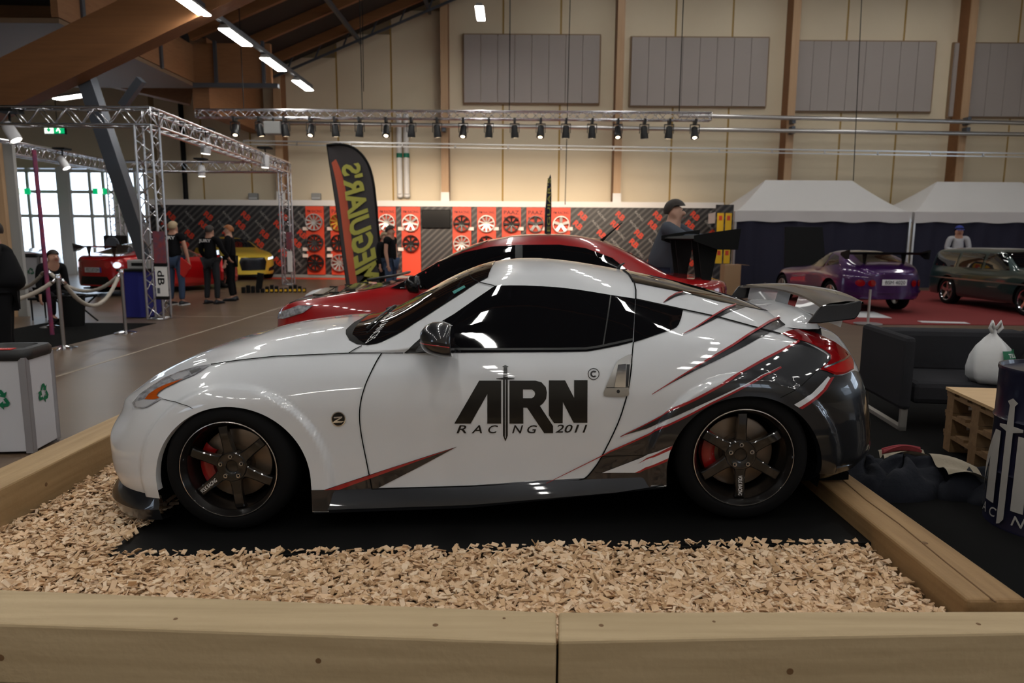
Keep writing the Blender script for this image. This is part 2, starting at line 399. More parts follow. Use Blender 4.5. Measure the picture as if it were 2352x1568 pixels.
def patch(name,loops,m,off=.002,step=14,parent=None,mirror=False,cut=True,mapper=None):
    """thin skin following the body inside photo-measured outlines"""
    V2,T=fill2d(loops,step); V=[];N=[];ok=[]
    for p in V2:
        o,d=(mapper or crow)(*p); h=near_hit(o,d)
        if h is None: V.append(np.zeros(3));N.append(np.array((0,-1.,0)));ok.append(False)
        else: V.append(h[0]+h[1]*off);N.append(h[1]);ok.append(True)
    T=[t for t in T if all(ok[k] for k in t)]
    if cut: V,T,N,_s=cut_arch(V,T,N)
    o=emit_mesh(name,V,T,N,m,parent if parent is not None else coupe,False)
    if mirror and o: far_copy(o)
    return o
def ribbon(pts,wd):
    P=[np.array(p,float) for p in pts];L=[];Rr=[]
    for i,p in enumerate(P):
        d=P[min(i+1,len(P)-1)]-P[max(i-1,0)]; d/=np.linalg.norm(d); n=np.array((-d[1],d[0]))*wd/2
        L.append(tuple(p+n));Rr.append(tuple(p-n))
    return L+Rr[::-1]
def Z(ox,oy,s): return lambda pts:[(ox+x/s,oy+y/s) for x,y in pts]
zA=Z(240,560,3.267);zB=Z(900,560,3.92);zC=Z(1400,600,3.5636);zD=Z(240,880,3.5636);zE=Z(820,820,3.5636);zF=Z(1400,860,3.5636);zS=Z(1640,620,5.8725);zW=Z(760,690,7.84);zH=Z(250,820,4.126)
# ---- shell
Vc,Tq,Nc,_s=cut_arch(nearV,list(quads),NN)
def grey_zone(c):
    x,w_,z=c[0],abs(c[1]),c[2]
    lim=.685
    return x>2.62 and z<lim and not (z>.60 and x<2.95)
mi=[1 if grey_zone(np.mean([Vc[k] for k in q],axis=0)) else 0 for q in Tq]
body=emit_mesh('body',Vc,Tq,Nc,None,coupe,True,['car_white','car_grey'],mi)
# underside and wheel wells
ub=MB(); ub.box((-.75,-.62,.10),(3.2,.62,.14)); ub.build('underbody','well_black',coupe)
for (a,b,r) in ARCH:
    for sy in (-1,1):
        m_=MB(); y0=.87*sy; y1=.48*sy; ts=np.linspace(-.28,math.pi+.28,30)
        m_.grid([[(a+(r+.01)*math.cos(t),yy,b+(r+.01)*math.sin(t)) for t in ts] for yy in (y0,y1)])
        m_.add([(a+(r+.01)*math.cos(t),y1,b+(r+.01)*math.sin(t)) for t in ts],[tuple(range(30))]); m_.build('wheel_well','well_black',coupe)
        # arch lip: body edge turned inward
        n=36; L1=[];L2=[]
        for k in range(n+1):
            t=math.pi*1.06*k/n-.03*math.pi; x=a+r*math.cos(t); z=b+r*math.sin(t)
            h=near_hit(Vector((x,-2,z)),Vector((0,1,0)))
            y=h[0][1] if h else -.88
            L1.append((x,(y)*-sy,z)); L2.append((a+(r-.006)*math.cos(t),(y+.035)*-sy,b+(r-.006)*math.sin(t)))
        m_=MB(); m_.grid([L1,L2]); m_.build('arch_lip','car_white' if a<1 else 'car_grey',coupe,smooth=True)
# ---- glass
def pix2sv(pts):
    out=[]
    for p in pts:
        h=near_hit(*crow(*p)); out.append((h[2],h[3]) if h else None)
    return [q for q in out if q]
def surf(s,v):
    sg=1
    if v>12: v=24-v; sg=-1
    fi=np.interp(s,SS,np.arange(NS)); fj=v/12*(NV-1); i=min(int(fi),NS-2); j=min(int(fj),NV-2); a=fi-i;b=fj-j
    W4=[((1-a)*(1-b),i*NV+j),(a*(1-b),(i+1)*NV+j),((1-a)*b,i*NV+j+1),(a*b,(i+1)*NV+j+1)]
    P=sum(w_*nearV[k] for w_,k in W4); N=sum(w_*NN[k] for w_,k in W4); N=N/np.linalg.norm(N)
    s3=np.array([1,sg,1]); return P*s3,N*s3
def patch_sv(name,loops,m,off,step=.12,vscale=.14,parent=None,mirror=False):
    V2,T=fill2d([[(s,v*vscale) for s,v in lp] for lp in loops],step)
    V=[];N=[]
    for s,v in V2:
        p,n=surf(s,v/vscale); V.append(p+n*off);N.append(n)
    return emit_mesh(name,V,T,N,m,parent if parent is not None else coupe,mirror)
def sym(half): return half+[(s,24-v) for s,v in half[::-1]]
wl=[(1101,649),(1060,675),(1000,713),(950,745),(900,775),(884,782.5),(868,788),(844,792.7),(820,791),(803,782.5)]
ws=pix2sv(wl)
half=[(1.335,12.0),(1.33,10.5),(1.325,9.3)]+ws[1:]
sl=.47
half+=[(sl+.025,8.45),(sl,8.9),(sl,10.),(sl-.005,11)]
half=[half[0]]+half[1:]+[(sl-.005,12)]
cowl_half=half
patch_sv('windshield',[sym([(1.338,11.5),(1.333,10.2),(1.325,9.0)]+ws[1:8]+[(.60,9.0),(.605,10.),(.61,11.5)])],'tinted_glass',.004,.05)
c_=pix2sv([(794,768),(796,758),(805,747),(815,740),(826,734),(840,729)]); c_=[q for q in c_ if q[1]<11.3]
patch_sv('cowl',[sym([(.70,11.5),(.70,9.2)]+ws[5:]+c_+[(c_[-1][0]+.005,11.5)])],'cowl_black',.0025,.04)
hg=pix2sv([(1452,648),(1510,660),(1568,671.5),(1610,682),(1652,692.6),(1690,700),(1716,705.5),(1745,711),(1767,715)])
patch_sv('rear_window',[sym([(2.085,11.5),(2.085,10)]+hg+[(hg[-1][0]+.02,9.8),(hg[-1][0]+.03,11.5)])],'tinted_glass',.004,.05)
# side glass (door) : glass area plus rubber frame
door_glass=zB([(110,982),(430,712),(560,636),(740,510),(930,380),(1060,377),(1200,378),(1350,385),(1500,395),(1650,412),(1800,435),(1980,465),(2190,497),(2180,700),(2168,886),(2040,918),(1900,945),(1820,960),(1750,970),(1500,975),(1000,978),(500,982)])
patch('side_window',[door_glass],'tinted_glass',.004,12,mirror=True)
patch('window_seal',[ribbon(zB([(560,948),(1000,950),(1500,948),(1750,944),(1860,928),(2000,898),(2168,862)]),5)],'trim_black',.0055,8)
patch('pillar_trim',[ribbon(zB([(1970,470),(1940,680),(1900,930)]),3)],'trim_black',.006,8)
qg=zC([(212,312),(400,355),(600,400),(585,470),(565,520),(545,545),(500,565),(400,598),(300,632),(196,665),(200,560)])
patch('quarter_window',[qg],'tinted_glass',.004,10,mirror=True)
# ---- shut lines
for nm,pts,wd in [
 ('hood_gap',[(485,838)]+zA([(1000,878),(1280,848),(1550,836),(1840,823)])+zW([(920,945),(1310,942)]),2.2),
 ('cowl_gap',zW([(325,955),(420,895),(560,826)]),1.8),
 ('door_gap',smooth_poly(zW([(920,955),(840,1080),(740,1270),(650,1460),(600,1600)])+zE([(35,350),(22,470),(35,620),(75,830),(125,1080)])),2.6),
 ('door_gap',zE([(125,1080),(600,1065),(1000,1050),(1545,1030),(1800,1008)]),3.6),
 ('door_gap',smooth_poly(zE([(1800,1008),(1870,985),(1930,920),(2000,815),(2130,550),(2195,360),(2225,230),(2248,60)])),3.0),
 ('door_gap',zE([(2248,60),(2250,0)])+zB([(2175,885)]),2.6),
 ('hatch_gap',zB([(2195,500),(2195,420),(2180,350),(2130,275),(2075,230)]),3.0),
 ('hatch_gap',zC([(205,312),(600,398),(890,460),(1180,540),(1400,598)]),3.0),
 ('bumper_gap',zH([(510,398),(640,430),(760,465),(800,488)]),1.5),
 ('bumper_gap',zC([(1395,1115),(1545,1040),(1680,910),(1800,820)]),1.4),
 ('sill_gap',zE([(2005,808),(2352,800)])+zF([(490,650)]),1.2)]:
    patch(nm,[ribbon(pts,wd)],'gap_black',.0052,6)
patch('roof_gap',[ribbon(zB([(690,190),(686,240),(700,285),(740,325),(795,352),(925,381)]),2)],'gap_black',.0052,7)
# ---- dark paint and slashes
white,grey,red='car_white','car_grey','car_red'
sk=zD([(1690,872),(1800,870),(2200,863)])+zE([(600,1066),(1000,1052),(1545,1031),(1850,1003),(1930,925),(2000,812)])+zC([(0,1552),(200,1462),(400,1372),(650,1252),(830,1157),(1000,1078),(1200,980),(1400,861)])
# lower dark field: from the sill up to slash four, round the arch to the tail
tailpts=zC([(1440,850),(1540,830),(1660,812),(1740,880),(1830,935),(1870,938),(1940,915),(1985,892)])
lower=sk+[(1800,850),(1856,850),(1870,865),(1905,900)]+[(1905,1075),(1880,1085),(1540,1150),(1530,1125),(1100,1165),(712,1190)]
patch('lower_livery',[lower],grey,.0042,7)
s4=zC([(1545,650),(1400,728),(1250,805),(1120,878),(1000,955),(900,1015),(700,1120),(500,1220),(300,1325),(85,1430),(300,1368),(500,1283),(700,1192),(820,1140),(1000,1057),(1150,987),(1280,921),(1400,861)])+zC([(1520,900),(1660,880),(1720,892),(1770,855),(1805,825),(1800,790),(1760,755),(1700,720),(1620,680)])
patch('slash',[s4],grey,.0045,8)
patch('rear_bumper_skin',[zC([(1400,861),(1520,820),(1700,760),(1830,860),(1830,935),(1900,935),(2000,895),(2028,905),(2050,960),(2080,1030),(2090,1500),(1900,1670),(1640,1690),(1600,1300),(1500,1150)])],grey,.0045,8)
def redline(top,wds):
    P=[np.array(p) for p in top];Q=[]
    for i,p in enumerate(P):
        d=P[min(i+1,len(P)-1)]-P[max(i-1,0)];d/=np.linalg.norm(d);n=np.array((d[1],-d[0]))
        if n[1]<0:n=-n
        Q.append(tuple(p+n*wds*min(1,.25+.75*(len(P)-1-i)/(len(P)-1)*3)))
    return [tuple(p) for p in P]+Q[::-1]
patch('slash_edge',[redline(zC([(1545,650),(1400,724),(1250,800),(1120,873),(1000,950),(900,1010),(700,1115),(500,1215),(300,1322),(85,1430)]),5.5)],red,.0085,8)
patch('slash_edge',[redline(zC([(1395,862),(1280,924),(1150,992),(1000,1068),(830,1150),(650,1246),(400,1366),(200,1458),(0,1546)])+zE([(2000,800),(1545,1028)]),4.5)],red,.0085,8)
patch('slash',[zC([(1400,859),(1280,918),(1150,985),(1000,1055),(820,1138),(690,1197),(650,1246),(830,1150),(1000,1068),(1150,995),(1280,926)])],white,.0080,8)
# big slash
patch('slash',[zC([(345,1085),(550,958),(800,803),(1000,688),(1180,573),(1300,498),(1420,448),(1580,428),(1610,460),(1500,490),(1400,540),(1280,600),(1100,700),(900,800),(700,895),(500,1000)])],grey,.0030,10)
patch('slash_edge',[redline(zC([(1580,424),(1500,438),(1420,444),(1300,494),(1180,569),(1000,684),(800,799),(550,954),(345,1085)]),5)],red,.0085,8)
patch('slash',[zC([(590,605),(700,548),(850,448),(950,388),(1030,358),(1110,378),(1000,408),(890,462),(750,532)])],grey,.0030,10)
patch('slash_edge',[redline(zC([(1030,354),(950,384),(850,444),(700,545),(590,605)]),3.6)],red,.0085,8)
patch('slash',[zC([(435,345),(480,305),(540,270),(600,255),(655,268),(590,278),(540,292),(490,318)])],grey,.0030,8)
patch('slash_edge',[redline(zC([(600,252),(540,267),(480,302),(435,345)]),2.4)],red,.0085,6)
# wedges on the sill behind the door
patch('slash',[zE([(2003,943),(2352,808)])+zF([(515,576),(490,635),(480,680),(205,799),(0,799)])],white,.0080,9)
patch('slash_edge',[zF([(225,725),(330,670),(515,576),(505,608),(340,680)])],red,.0088,7)
patch('slash_edge',[zF([(205,799),(480,678),(470,705),(240,799)])],red,.0088,7)
# slash across the door's lower front corner
patch('slash',[zD([(1800,870)])+zE([(110,958),(500,832),(820,730),(500,902),(160,1076)])+zD([(2190,864)])],grey,.0030,10)
patch('slash_edge',[zD([(1800,870)])+zE([(105,962),(250,913),(500,832),(820,730),(500,845),(250,938),(110,988)])+zD([(1920,868)])],red,.0085,8)
# stripe on the rear bumper corner
patch('slash',[zC([(1505,1170),(1545,1195),(1660,1125),(1740,1050),(1800,960),(1780,945),(1730,1000),(1640,1090)])],white,.0080,8)
patch('slash_edge',[zC([(1545,1195),(1570,1208),(1690,1130),(1770,1050),(1830,950),(1800,955),(1740,1050),(1660,1125)])],red,.0085,8)
patch('bumper_vent',[smooth_poly(zC([(1690,1145),(1760,1075),(1850,1035),(1960,1040),(2085,1055),(2060,1090),(1900,1145),(1760,1160)]),True,3)],'car_black',.005,8)
# ---- lamps
hl=zA([(800,908),(690,925),(570,960),(450,1010),(350,1075),(270,1130),(215,1195),(235,1225),(290,1237),(340,1220),(400,1185),(440,1160),(395,1140),(410,1115),(460,1080),(520,1055),(600,1020),(680,985),(740,950)])
h_=patch('headlight',[hl],'lamp_clear',.006,6,mirror=True)
for lp,mm in (([(310,1168),(340,1130),(400,1090),(470,1058),(600,1015),(520,1058),(460,1085),(412,1118),(398,1142),(420,1160),(370,1172)],'lamp_amber'),([(500,1005),(560,975),(620,962),(640,985),(590,1010),(530,1028)],'lamp_chrome'),([(240,1190),(300,1172),(400,1175),(340,1215),(290,1230),(245,1220)],'lamp_chrome'),([(640,960),(720,935),(735,945),(660,985)],'trim_black')):
    patch('lens',[zA(lp)],mm,.0075,6,parent=h_)
tl=zS([(905,870),(1000,835),(1100,812),(1200,820),(1340,850),(1480,915),(1620,985),(1760,1085),(1830,1160),(1865,1240),(1868,1340),(1760,1400),(1640,1422),(1590,1405),(1500,1365),(1410,1345),(1500,1280),(1560,1215),(1555,1150),(1480,1090),(1380,1040),(1250,985),(1080,945)])
t_=patch('tail_light',[tl],'lamp_red',.008,7,mirror=True)
patch('lens',[zS([(1480,1335),(1600,1290),(1740,1225),(1840,1190),(1862,1330),(1740,1385),(1620,1390)])],'lamp_red_bright',.0095,7,parent=t_)
patch('lens',[ribbon(zS([(1470,1325),(1600,1275),(1740,1215),(1800,1160),(1770,1110)]),4)],'chrome',.010,7,parent=t_)
# ---- door lettering
E_=lambda lp:[zE(lp)]
logo=thing('door_logo'); logo.parent=coupe
def lp(name,loops,m='car_black',off=.003): return patch(name,loops,m,off,9,parent=logo,mirror=False)
lp('letter_a',E_([(797,542),(1000,192),(1180,192),(1180,542),(1067,542),(1067,302),(930,542)]))
lp('letter_r',[zE([(1248,192),(1460,192),(1510,205),(1545,245),(1555,290),(1548,340),(1525,375),(1497,398),(1605,562),(1605,620),(1532,620),(1392,412),(1361,412),(1361,542),(1248,542)]),zE([(1359,264),(1430,264),(1452,280),(1458,300),(1450,322),(1430,335),(1359,335)])])
lp('letter_n',E_([(1570,190),(1703,190),(1777,332),(1777,188),(1887,188),(1885,535),(1773,535),(1685,367),(1683,538),(1612,538),(1570,475)]))
lp('sword',[zE([(1187,80),(1214,66),(1243,80),(1230,84),(1234,168),(1288,174),(1288,180),(1234,184),(1234,640),(1215,688),(1195,640),(1195,184),(1141,180),(1141,174),(1197,168),(1200,84)]),zE([(1211,184),(1218,184),(1218,655),(1215,662),(1211,655)])])
ci=lambda r_,n=28:[(1936+r_*math.cos(2*math.pi*k/n),138+r_*math.sin(2*math.pi*k/n)) for k in range(n)]
lp('copyright_mark',[zE(ci(48)),zE(ci(42))])
arc=[(1937+28*math.cos(t),138+28*math.sin(t)) for t in np.linspace(.7,2*math.pi-.7,18)]+[(1937+15*math.cos(t),138+15*math.sin(t)) for t in np.linspace(2*math.pi-.8,.8,14)]
lp('copyright_mark',[zE(arc)])
def ptext(txt,name,box,m,parent,off=.003,shear=.25,offset=.01,mapz=zE,ux=None):
    """flat lettering laid on the body; box=(x0,y0,x1,y1) in zoom coordinates (or affine by ux)"""
    vs,fs,sz=text_mesh(txt,shear,offset); V=[];N=[]
    for a,b in vs/sz:
        if ux is None: q=(box[0]+(box[2]-box[0])*a, box[3]+(box[1]-box[3])*b)
        else: q=ux(a,b)
        p=mapz([q])[0]; h=near_hit(*crow(*p))
        if h is None: h=(np.zeros(3),np.array((0,-1.,0)))
        V.append(h[0]+h[1]*off);N.append(h[1])
    return emit_mesh(name,V,[f for f in fs],N,m,parent,False)
for ch,x0,x1 in (('R',815,897),('A',937,1024),('C',1074,1154),('N',1270,1360),('G',1393,1473)):
    ptext(ch,'letter_'+ch.lower(),(x0,555,x1,621),'car_black',logo)
ptext('2011','year_lettering',(1623,550,1885,616),'car_black',logo)
# windshield sun-strip lettering along its foot
def ws_txt(a,b):
    P0=np.array((605,800));P1=np.array((1060,230));Q0=np.array((690,770));Q1=np.array((1200,190))
    p=P0+(P1-P0)*(1-a); q=np.array((800,690))+(np.array((1180,200))-np.array((800,690)))*(1-a)
    r_=p+(q-p)*(b); return tuple(r_)
ptext('ADVANCES','windshield_lettering',None,'white_print',coupe,.0056,0,0,zW,ws_txt)
patch('sticker',[zB([(548,436),(655,380),(668,398),(565,458)])],'teal_sticker',.006,6,mirror=False)
# ---- fender badge
bd=lambda r_,n=24:[(1916+r_*math.cos(2*math.pi*k/n),291+r_*1.02*math.sin(2*math.pi*k/n)) for k in range(n)]
b_=patch('badge',[zD(bd(60))],'chrome',.004,6)
patch('badge_face',[zD(bd(52))],'car_black',.0055,6,parent=b_)
patch('badge_letter',[zD([(1880,272),(1950,268),(1948,280),(1905,305),(1965,306),(1945,318),(1870,320),(1880,308),(1925,282),(1880,284)])],'chrome',.007,5,parent=b_)
# ---- door handle
dh=smooth_poly(zE([(2120,55),(2160,15),(2245,-20),(2238,60),(2222,240),(2212,318),(2040,320),(2018,300),(2030,255)]),True,3)
d_=patch('door_handle',[dh],'satin_chrome',.007,5)
patch('handle_grip',[zE([(2135,68),(2200,62),(2195,246),(2105,246)])],'chrome',.016,5,parent=d_)
patch('handle_recess',[zE([(2205,62),(2232,62),(2218,240),(2198,240)])],'trim_black',.009,5,parent=d_)
patch('handle_recess',[ribbon(zE([(2040,250),(2222,244)]),2)],'trim_black',.009,4,parent=d_)
patch('keyhole',[zE([(2137+14*math.cos(t),280+14*math.sin(t)) for t in np.linspace(0,6,12)])],'trim_black',.009,4,parent=d_)
# ---- front lip and side skirt blade
def wrap_loft(name,m,secs,smooth=True,ang=30):
    """secs: list over s of polygon points (offset out, z) following line r0 outward normal in plan"""
    Gs=[]
    for s,pts in secs:
        i=int(round(np.interp(s,SS,np.arange(NS)))); i=min(max(i,1),NS-2)
        p=LS['r0'][i]; t=LS['r0'][i+1]-LS['r0'][i-1]; n=np.array((t[1],-t[0])); n=-n/np.linalg.norm(n)
        if n[1]<0 and s>-1.2 and s<3.8: n=-n
        Gs.append([(p[0]+n[0]*o,-(p[1]+n[1]*o),z) for o,z in pts])
    Gs=np.array(Gs); full=np.concatenate([Gs[::-1],(Gs*np.array([1,-1,1]))]) if secs[0][0]<-1.2 or secs[-1][0]>3.8 else None
    mb=MB()
    if full is not None: mb.grid(full if secs[0][0]<-1.2 else full[::-1])
    else:
        mb.grid(Gs)
    o=mb.build(name,m,coupe,smooth=smooth,ang=ang)
    if full is None: far_copy(o)
    return o
ls=np.linspace(-1.29,-.40,26)
def lipsec(s):
    k=min(1,max(0,(s+.52)/.12)); o=.045*(1-k)+.010*k
    return [(-.02,.20),(.006,.185),(o,.135),(o+.006,.115),(o-.012,.055),(-.08,.045)]
wrap_loft('front_lip','car_grey',[(s,lipsec(s)) for s in ls])
ls=np.linspace(.405,2.168,30)
wrap_loft('side_skirt','car_grey',[(s,[(-.01,np.interp(s,[.36,1.2,2.2],[.20,.205,.26])),(.004,np.interp(s,[.36,1.2,2.2],[.175,.185,.24])),(.028,np.interp(s,[.36,1.2,1.9,2.2],[.105,.118,.165,.205])),(.020,np.interp(s,[.36,1.2,2.2],[.085,.10,.185])),(-.10,np.interp(s,[.36,1.2,2.2],[.08,.095,.18]))]) for s in ls])
ls=np.linspace(2.93,3.89,26)
wrap_loft('rear_lip','car_grey',[(s,[(0,.275),(.022,.262),(.03,.245),(.012,.215),(-.05,.17),(-.25,.13)]) for s in ls])
# ---- mirror
def mirror_obj(sgn):
    mb=MB(); c=cinv(1004,782,1.00); n=20;rows=[]
    xs=[-.082,-.075,-.055,-.02,.02,.05,.066,.070]
    rz=[.006,.040,.062,.077,.082,.080,.076,.071]; ry=[.006,.055,.085,.108,.115,.113,.108,.100]; dz=[.004,.006,.008,.008,.004,-.002,-.006,-.006]
    for x,a,b,e in zip(xs,rz,ry,dz):
        row=[]
        for k in range(n+1):
            t=2*math.pi*k/n; ct,st=math.cos(t),math.sin(t); p=.8
            row.append((c.x+x,sgn*(abs(c.y)+b*math.copysign(abs(ct)**p,ct)-.02),c.z+e+a*math.copysign(abs(st)**p,st)))
        rows.append(row)
    mb.grid(rows); o=mb.build('mirror','car_grey',coupe,smooth=True)
    g=MB(); g.add(rows[-1][:-1],[tuple(range(n))]); g.build('mirror_glass','chrome',o)
    l=MB(); rr=[[(np.array(r[k])+np.array((0,sgn*.0015,0))) for r in rows[1:6]] for k in (0,)]
    pts=[]
    for i in range(1,7):
        q=np.array(rows[i][19]); q2=np.array(rows[i][0]); pts.append((q*.45+q2*.55)+np.array((0,sgn*.002,-.002)))
    l.tube(pts,.0028,6); l.build('mirror_stripe','car_red',o,smooth=True)
    a=MB(); y0=abs(c.y)-.19
    a.add([(c.x-.14,sgn*(y0+.005),.882),(c.x+.06,sgn*(y0+.0),.882),(c.x+.05,sgn*(abs(c.y)-.05),c.z-.05),(c.x-.045,sgn*(abs(c.y)-.05),c.z-.045),(c.x-.12,sgn*(y0-.005),.91),(c.x+.05,sgn*(y0-.005),.92),(c.x+.045,sgn*(abs(c.y)-.05),c.z-.02),(c.x-.04,sgn*(abs(c.y)-.05),c.z-.015)],[(0,1,2,3),(4,5,6,7),(0,1,5,4),(1,2,6,5),(2,3,7,6),(3,0,4,7)])
    a.build('mirror_arm','trim_black',o,bevel=.006)
mirror_obj(-1); mirror_obj(1)
patch('mirror_base',[zB([(110,984),(430,712),(480,690),(500,984)])],'trim_black',.006,8)
# ---- wing
wing=thing('rear_wing'); wing.parent=coupe
def wing_sec(y):
    k=min(1,abs(y)/.68)
    xf=3.045-.045*k*k; zf=1.072-.030*k**2.2; xr=3.265-.06*k*k; zr=1.085-.027*k*k
    return [(xf-.006,zf-.008),(xf,zf+.001),(xf+.03,zf+.012),(xf+.12,zf+.022),(xr-.03,zr+.004),(xr,zr),(xr+.002,zr-.010),(xr-.03,zr-.018),(xf+.10,zf-.010),(xf+.02,zf-.018)]
ys=np.linspace(-.69,.69,41)
mb=MB(); mb.grid([[ (x,y,z) for x,z in wing_sec(y)+wing_sec(y)[:1]] for y in ys]); mb.build('blade','car_grey',wing,smooth=True,ang=35)
def deckz(x,y):
    h=BV.ray_cast(Vector((x,y,2)),Vector((0,0,-1)))[0]; return h.z if h else .9
for sy in (-1,1):
    pl=[cinv(*p,.70) for p in zS([(1265,715),(1345,610),(1445,480),(1500,468),(1750,455),(1960,412),(1985,425),(1975,530),(1935,610),(1890,660),(1600,695),(1420,718)])]
    top=[(p.x,p.z) for p in pl]; n=len(top); mb=MB()
    outer=[(x,sy*.712,z) for x,z in top]; inner=[(x,sy*.688,z) for x,z in top]
    mb.add(outer+inner,[tuple(range(n)),tuple(range(n,2*n))[::-1]]+[(i,i+n,(i+1)%n+n,(i+1)%n) for i in range(n)]); mb.build('end_plate','car_grey',wing,bevel=.006)
    mb=MB(); g=[]
    for y in np.linspace(.17,.655,8):
        S_=wing_sec(y); zt=S_[8][1]+.004; k=y/.68
        zb=.985-.03*k*k
        g.append([(3.06-.02*k*k,sy*y,zb),(3.085-.03*k*k,sy*y,zt),(3.17-.03*k*k,sy*y,zt+.004),(3.14-.03*k*k,sy*y,zb-.03)])
    mb.grid(g,flip=sy>0); mb.add(g[0],[(0,1,2,3)]); mb.add(g[-1],[(0,1,2,3)]); mb.build('wing_riser','car_white',wing,smooth=True,ang=40)
mb=MB(); g=[]
for y in np.linspace(-.56,.56,41):
    k=abs(y)/.56; e=1-max(0,(k-.75)/.25)**2*.97
    hz=.998-.028*k*k
    z0=deckz(2.84,y);z1=deckz(2.92,y)
    row=[(2.83,y,z0-.004),(2.88,y,deckz(2.88,y)+.003),(2.94,y,max(z1+.006,z1+(hz-z1)*.55*e)),(2.99,y,z1+(hz-.006-z1)*e),(3.03-.02*k*k,y,z1+(hz-z1)*e),(3.07-.03*k*k,y,z1+(hz-.010-z1)*e),(3.10-.05*k*k,y,.945-.03*k*k),(3.12-.06*k*k,y,deckz(3.10-.05*k*k,y)-.01)]
    g.append(row)
mb.grid(g); mb.build('deck_lip','car_white',wing,smooth=True,ang=60)
# ---- wheels
def wheel(c,sgn,spin,phase,rr=.33):
    """c hub line at outer lip plane; sgn -1 near side"""
    t=thing('wheel'); t.parent=coupe; t.location=c; t.rotation_euler=(0,0,0 if sgn<0 else math.pi)
    mb=MB(); W_=.25
    prof=[(.243,.004),(.250,-.012),(.268,-.016),(.300,-.010),(.318,.006),(.328,.030),(rr,.05),(rr,W_-.05),(.318,W_-.005),(.27,W_),(.243,W_)]
    mb.lathe(prof,56,'y'); mb.build('tire','rubber',t,smooth=True)
    mb=MB(); mb.lathe([(.2475,.006),(.2475,-.012),(.243,-.016),(.240,-.012),(.236,.004),(.226,.014),(.222,.03),(.218,.06),(.205,.085),(.200,.20)],56,'y'); mb.build('rim','rim_dark',t,smooth=True,ang=50)
    mb=MB(); mb.lathe([(.2455,-.0155),(.2415,-.0168)],64,'y'); mb.build('rim_stripe','rim_line',t,smooth=True)
    hub=MB(); hub.lathe([(.0,.038),(.030,.038),(.031,.03),(.040,.026),(.072,.026),(.078,.032),(.080,.06),(.08,.12)],40,'y'); hb=hub.build('hub','rim_dark',t,smooth=True,ang=30)
    for k in range(6):
        a=phase+k*math.pi/3; mb=MB(); ca,sa=math.cos(a),math.sin(a)
        def pt(r_,q,y): return (r_*ca-q*sa,y,r_*sa+q*ca)
        rows=[(.066,.034,.030),(.085,.027,.030),(.13,.0235,.024),(.19,.023,.018),(.212,.0235,.022),(.222,.026,.036)]
        L=[[pt(r_,-q,y+.030),pt(r_,-q,y+.004),pt(r_,-q+.005,y),pt(r_,q-.005,y),pt(r_,q,y+.004),pt(r_,q,y+.030)] for r_,q,y in rows]
        mb.grid(L); mb.build('spoke','rim_dark',t,smooth=True,ang=35)
        if k==spin:
            vs,fs,sz=text_mesh('VOLK RACING',.2,.01); P=[]
            for u_,v_ in vs/sz:
                r_=.105+.10*u_ if sa<-.9 or ca>0 else .205-.10*u_
                P.append(pt(r_,(-.010+.020*v_)*(1 if ca>0 or sa<-.9 else -1),np.interp(r_,[.066,.085,.13,.19,.212],[.030,.030,.024,.018,.022])-.0012))
            MB().add(P,fs).build('spoke_lettering','white_print',t,recalc=False)
    for k in range(5):
        a=phase*0+math.pi/2+k*2*math.pi/5+(.0 if spin!=4 else .15); mb=MB()
        mb.lathe([(.004,.022),(.0065,.017),(.0105,.017),(.0115,.027)],14,'y',(.055*math.cos(a),0,.055*math.sin(a))); mb.build('lug_nut','satin_chrome',t,smooth=True,ang=40)
    mb=MB(); mb.lathe([(.06,.085),(.09,.075),(.095,.10),(.17,.10),(.178,.104),(.178,.13),(.1,.13)],48,'y'); mb.build('brake_disc','brake_disc',t,smooth=True,ang=30)
    mb=MB(); pts=[]
    for k in range(11):
        a=math.pi*.78+k*math.pi*.46/10
        pts.append(a)
    g=[[ (r_*math.cos(a),y,r_*math.sin(a)) for r_,y in ((.115,.10),(.118,.082),(.135,.074),(.165,.074),(.182,.082),(.188,.12))] for a in pts]
    mb.grid(g); mb.build('caliper','caliper_red',t,smooth=True,ang=40)
    return t
wheel((0,-.90,RW),-1,2,math.pi/2+.13,RW); wheel((2.55,-.90,RW),-1,3,math.pi/2-.02,RW)
wheel((0,.90,RW),1,0,.4,RW); wheel((2.55,.90,RW),1,0,.4,RW)
# ---- small things: roof aerial, wipers
mb=MB(); p=cinv(1433,613,-.0)
h=BV.ray_cast(Vector((2.06,.0,2)),Vector((0,0,-1)))[0]
mb.tube([(2.06,0,h.z-.004),(2.075,0,h.z+.02),(2.10,0,h.z+.035)],[.012,.008,.004],8); mb.build('aerial','trim_black',coupe,smooth=True)
for y0,y1 in ((-.52,.05),(-.02,.50)):
    a,_n=surf(.60,9.2 if y0<-.3 else 11.8); 
    mb=MB(); pts=[]
    for k in range(9):
        y=y0+(y1-y0)*k/8; h=BV.ray_cast(Vector((.66+.04*k/8-.06*abs(y)**2,y,2)),Vector((0,0,-1)))[0]; pts.append((h.x,y,h.z+.014))
    mb.tube(pts,.007,6); mb.build('wiper','trim_black',coupe,smooth=True)
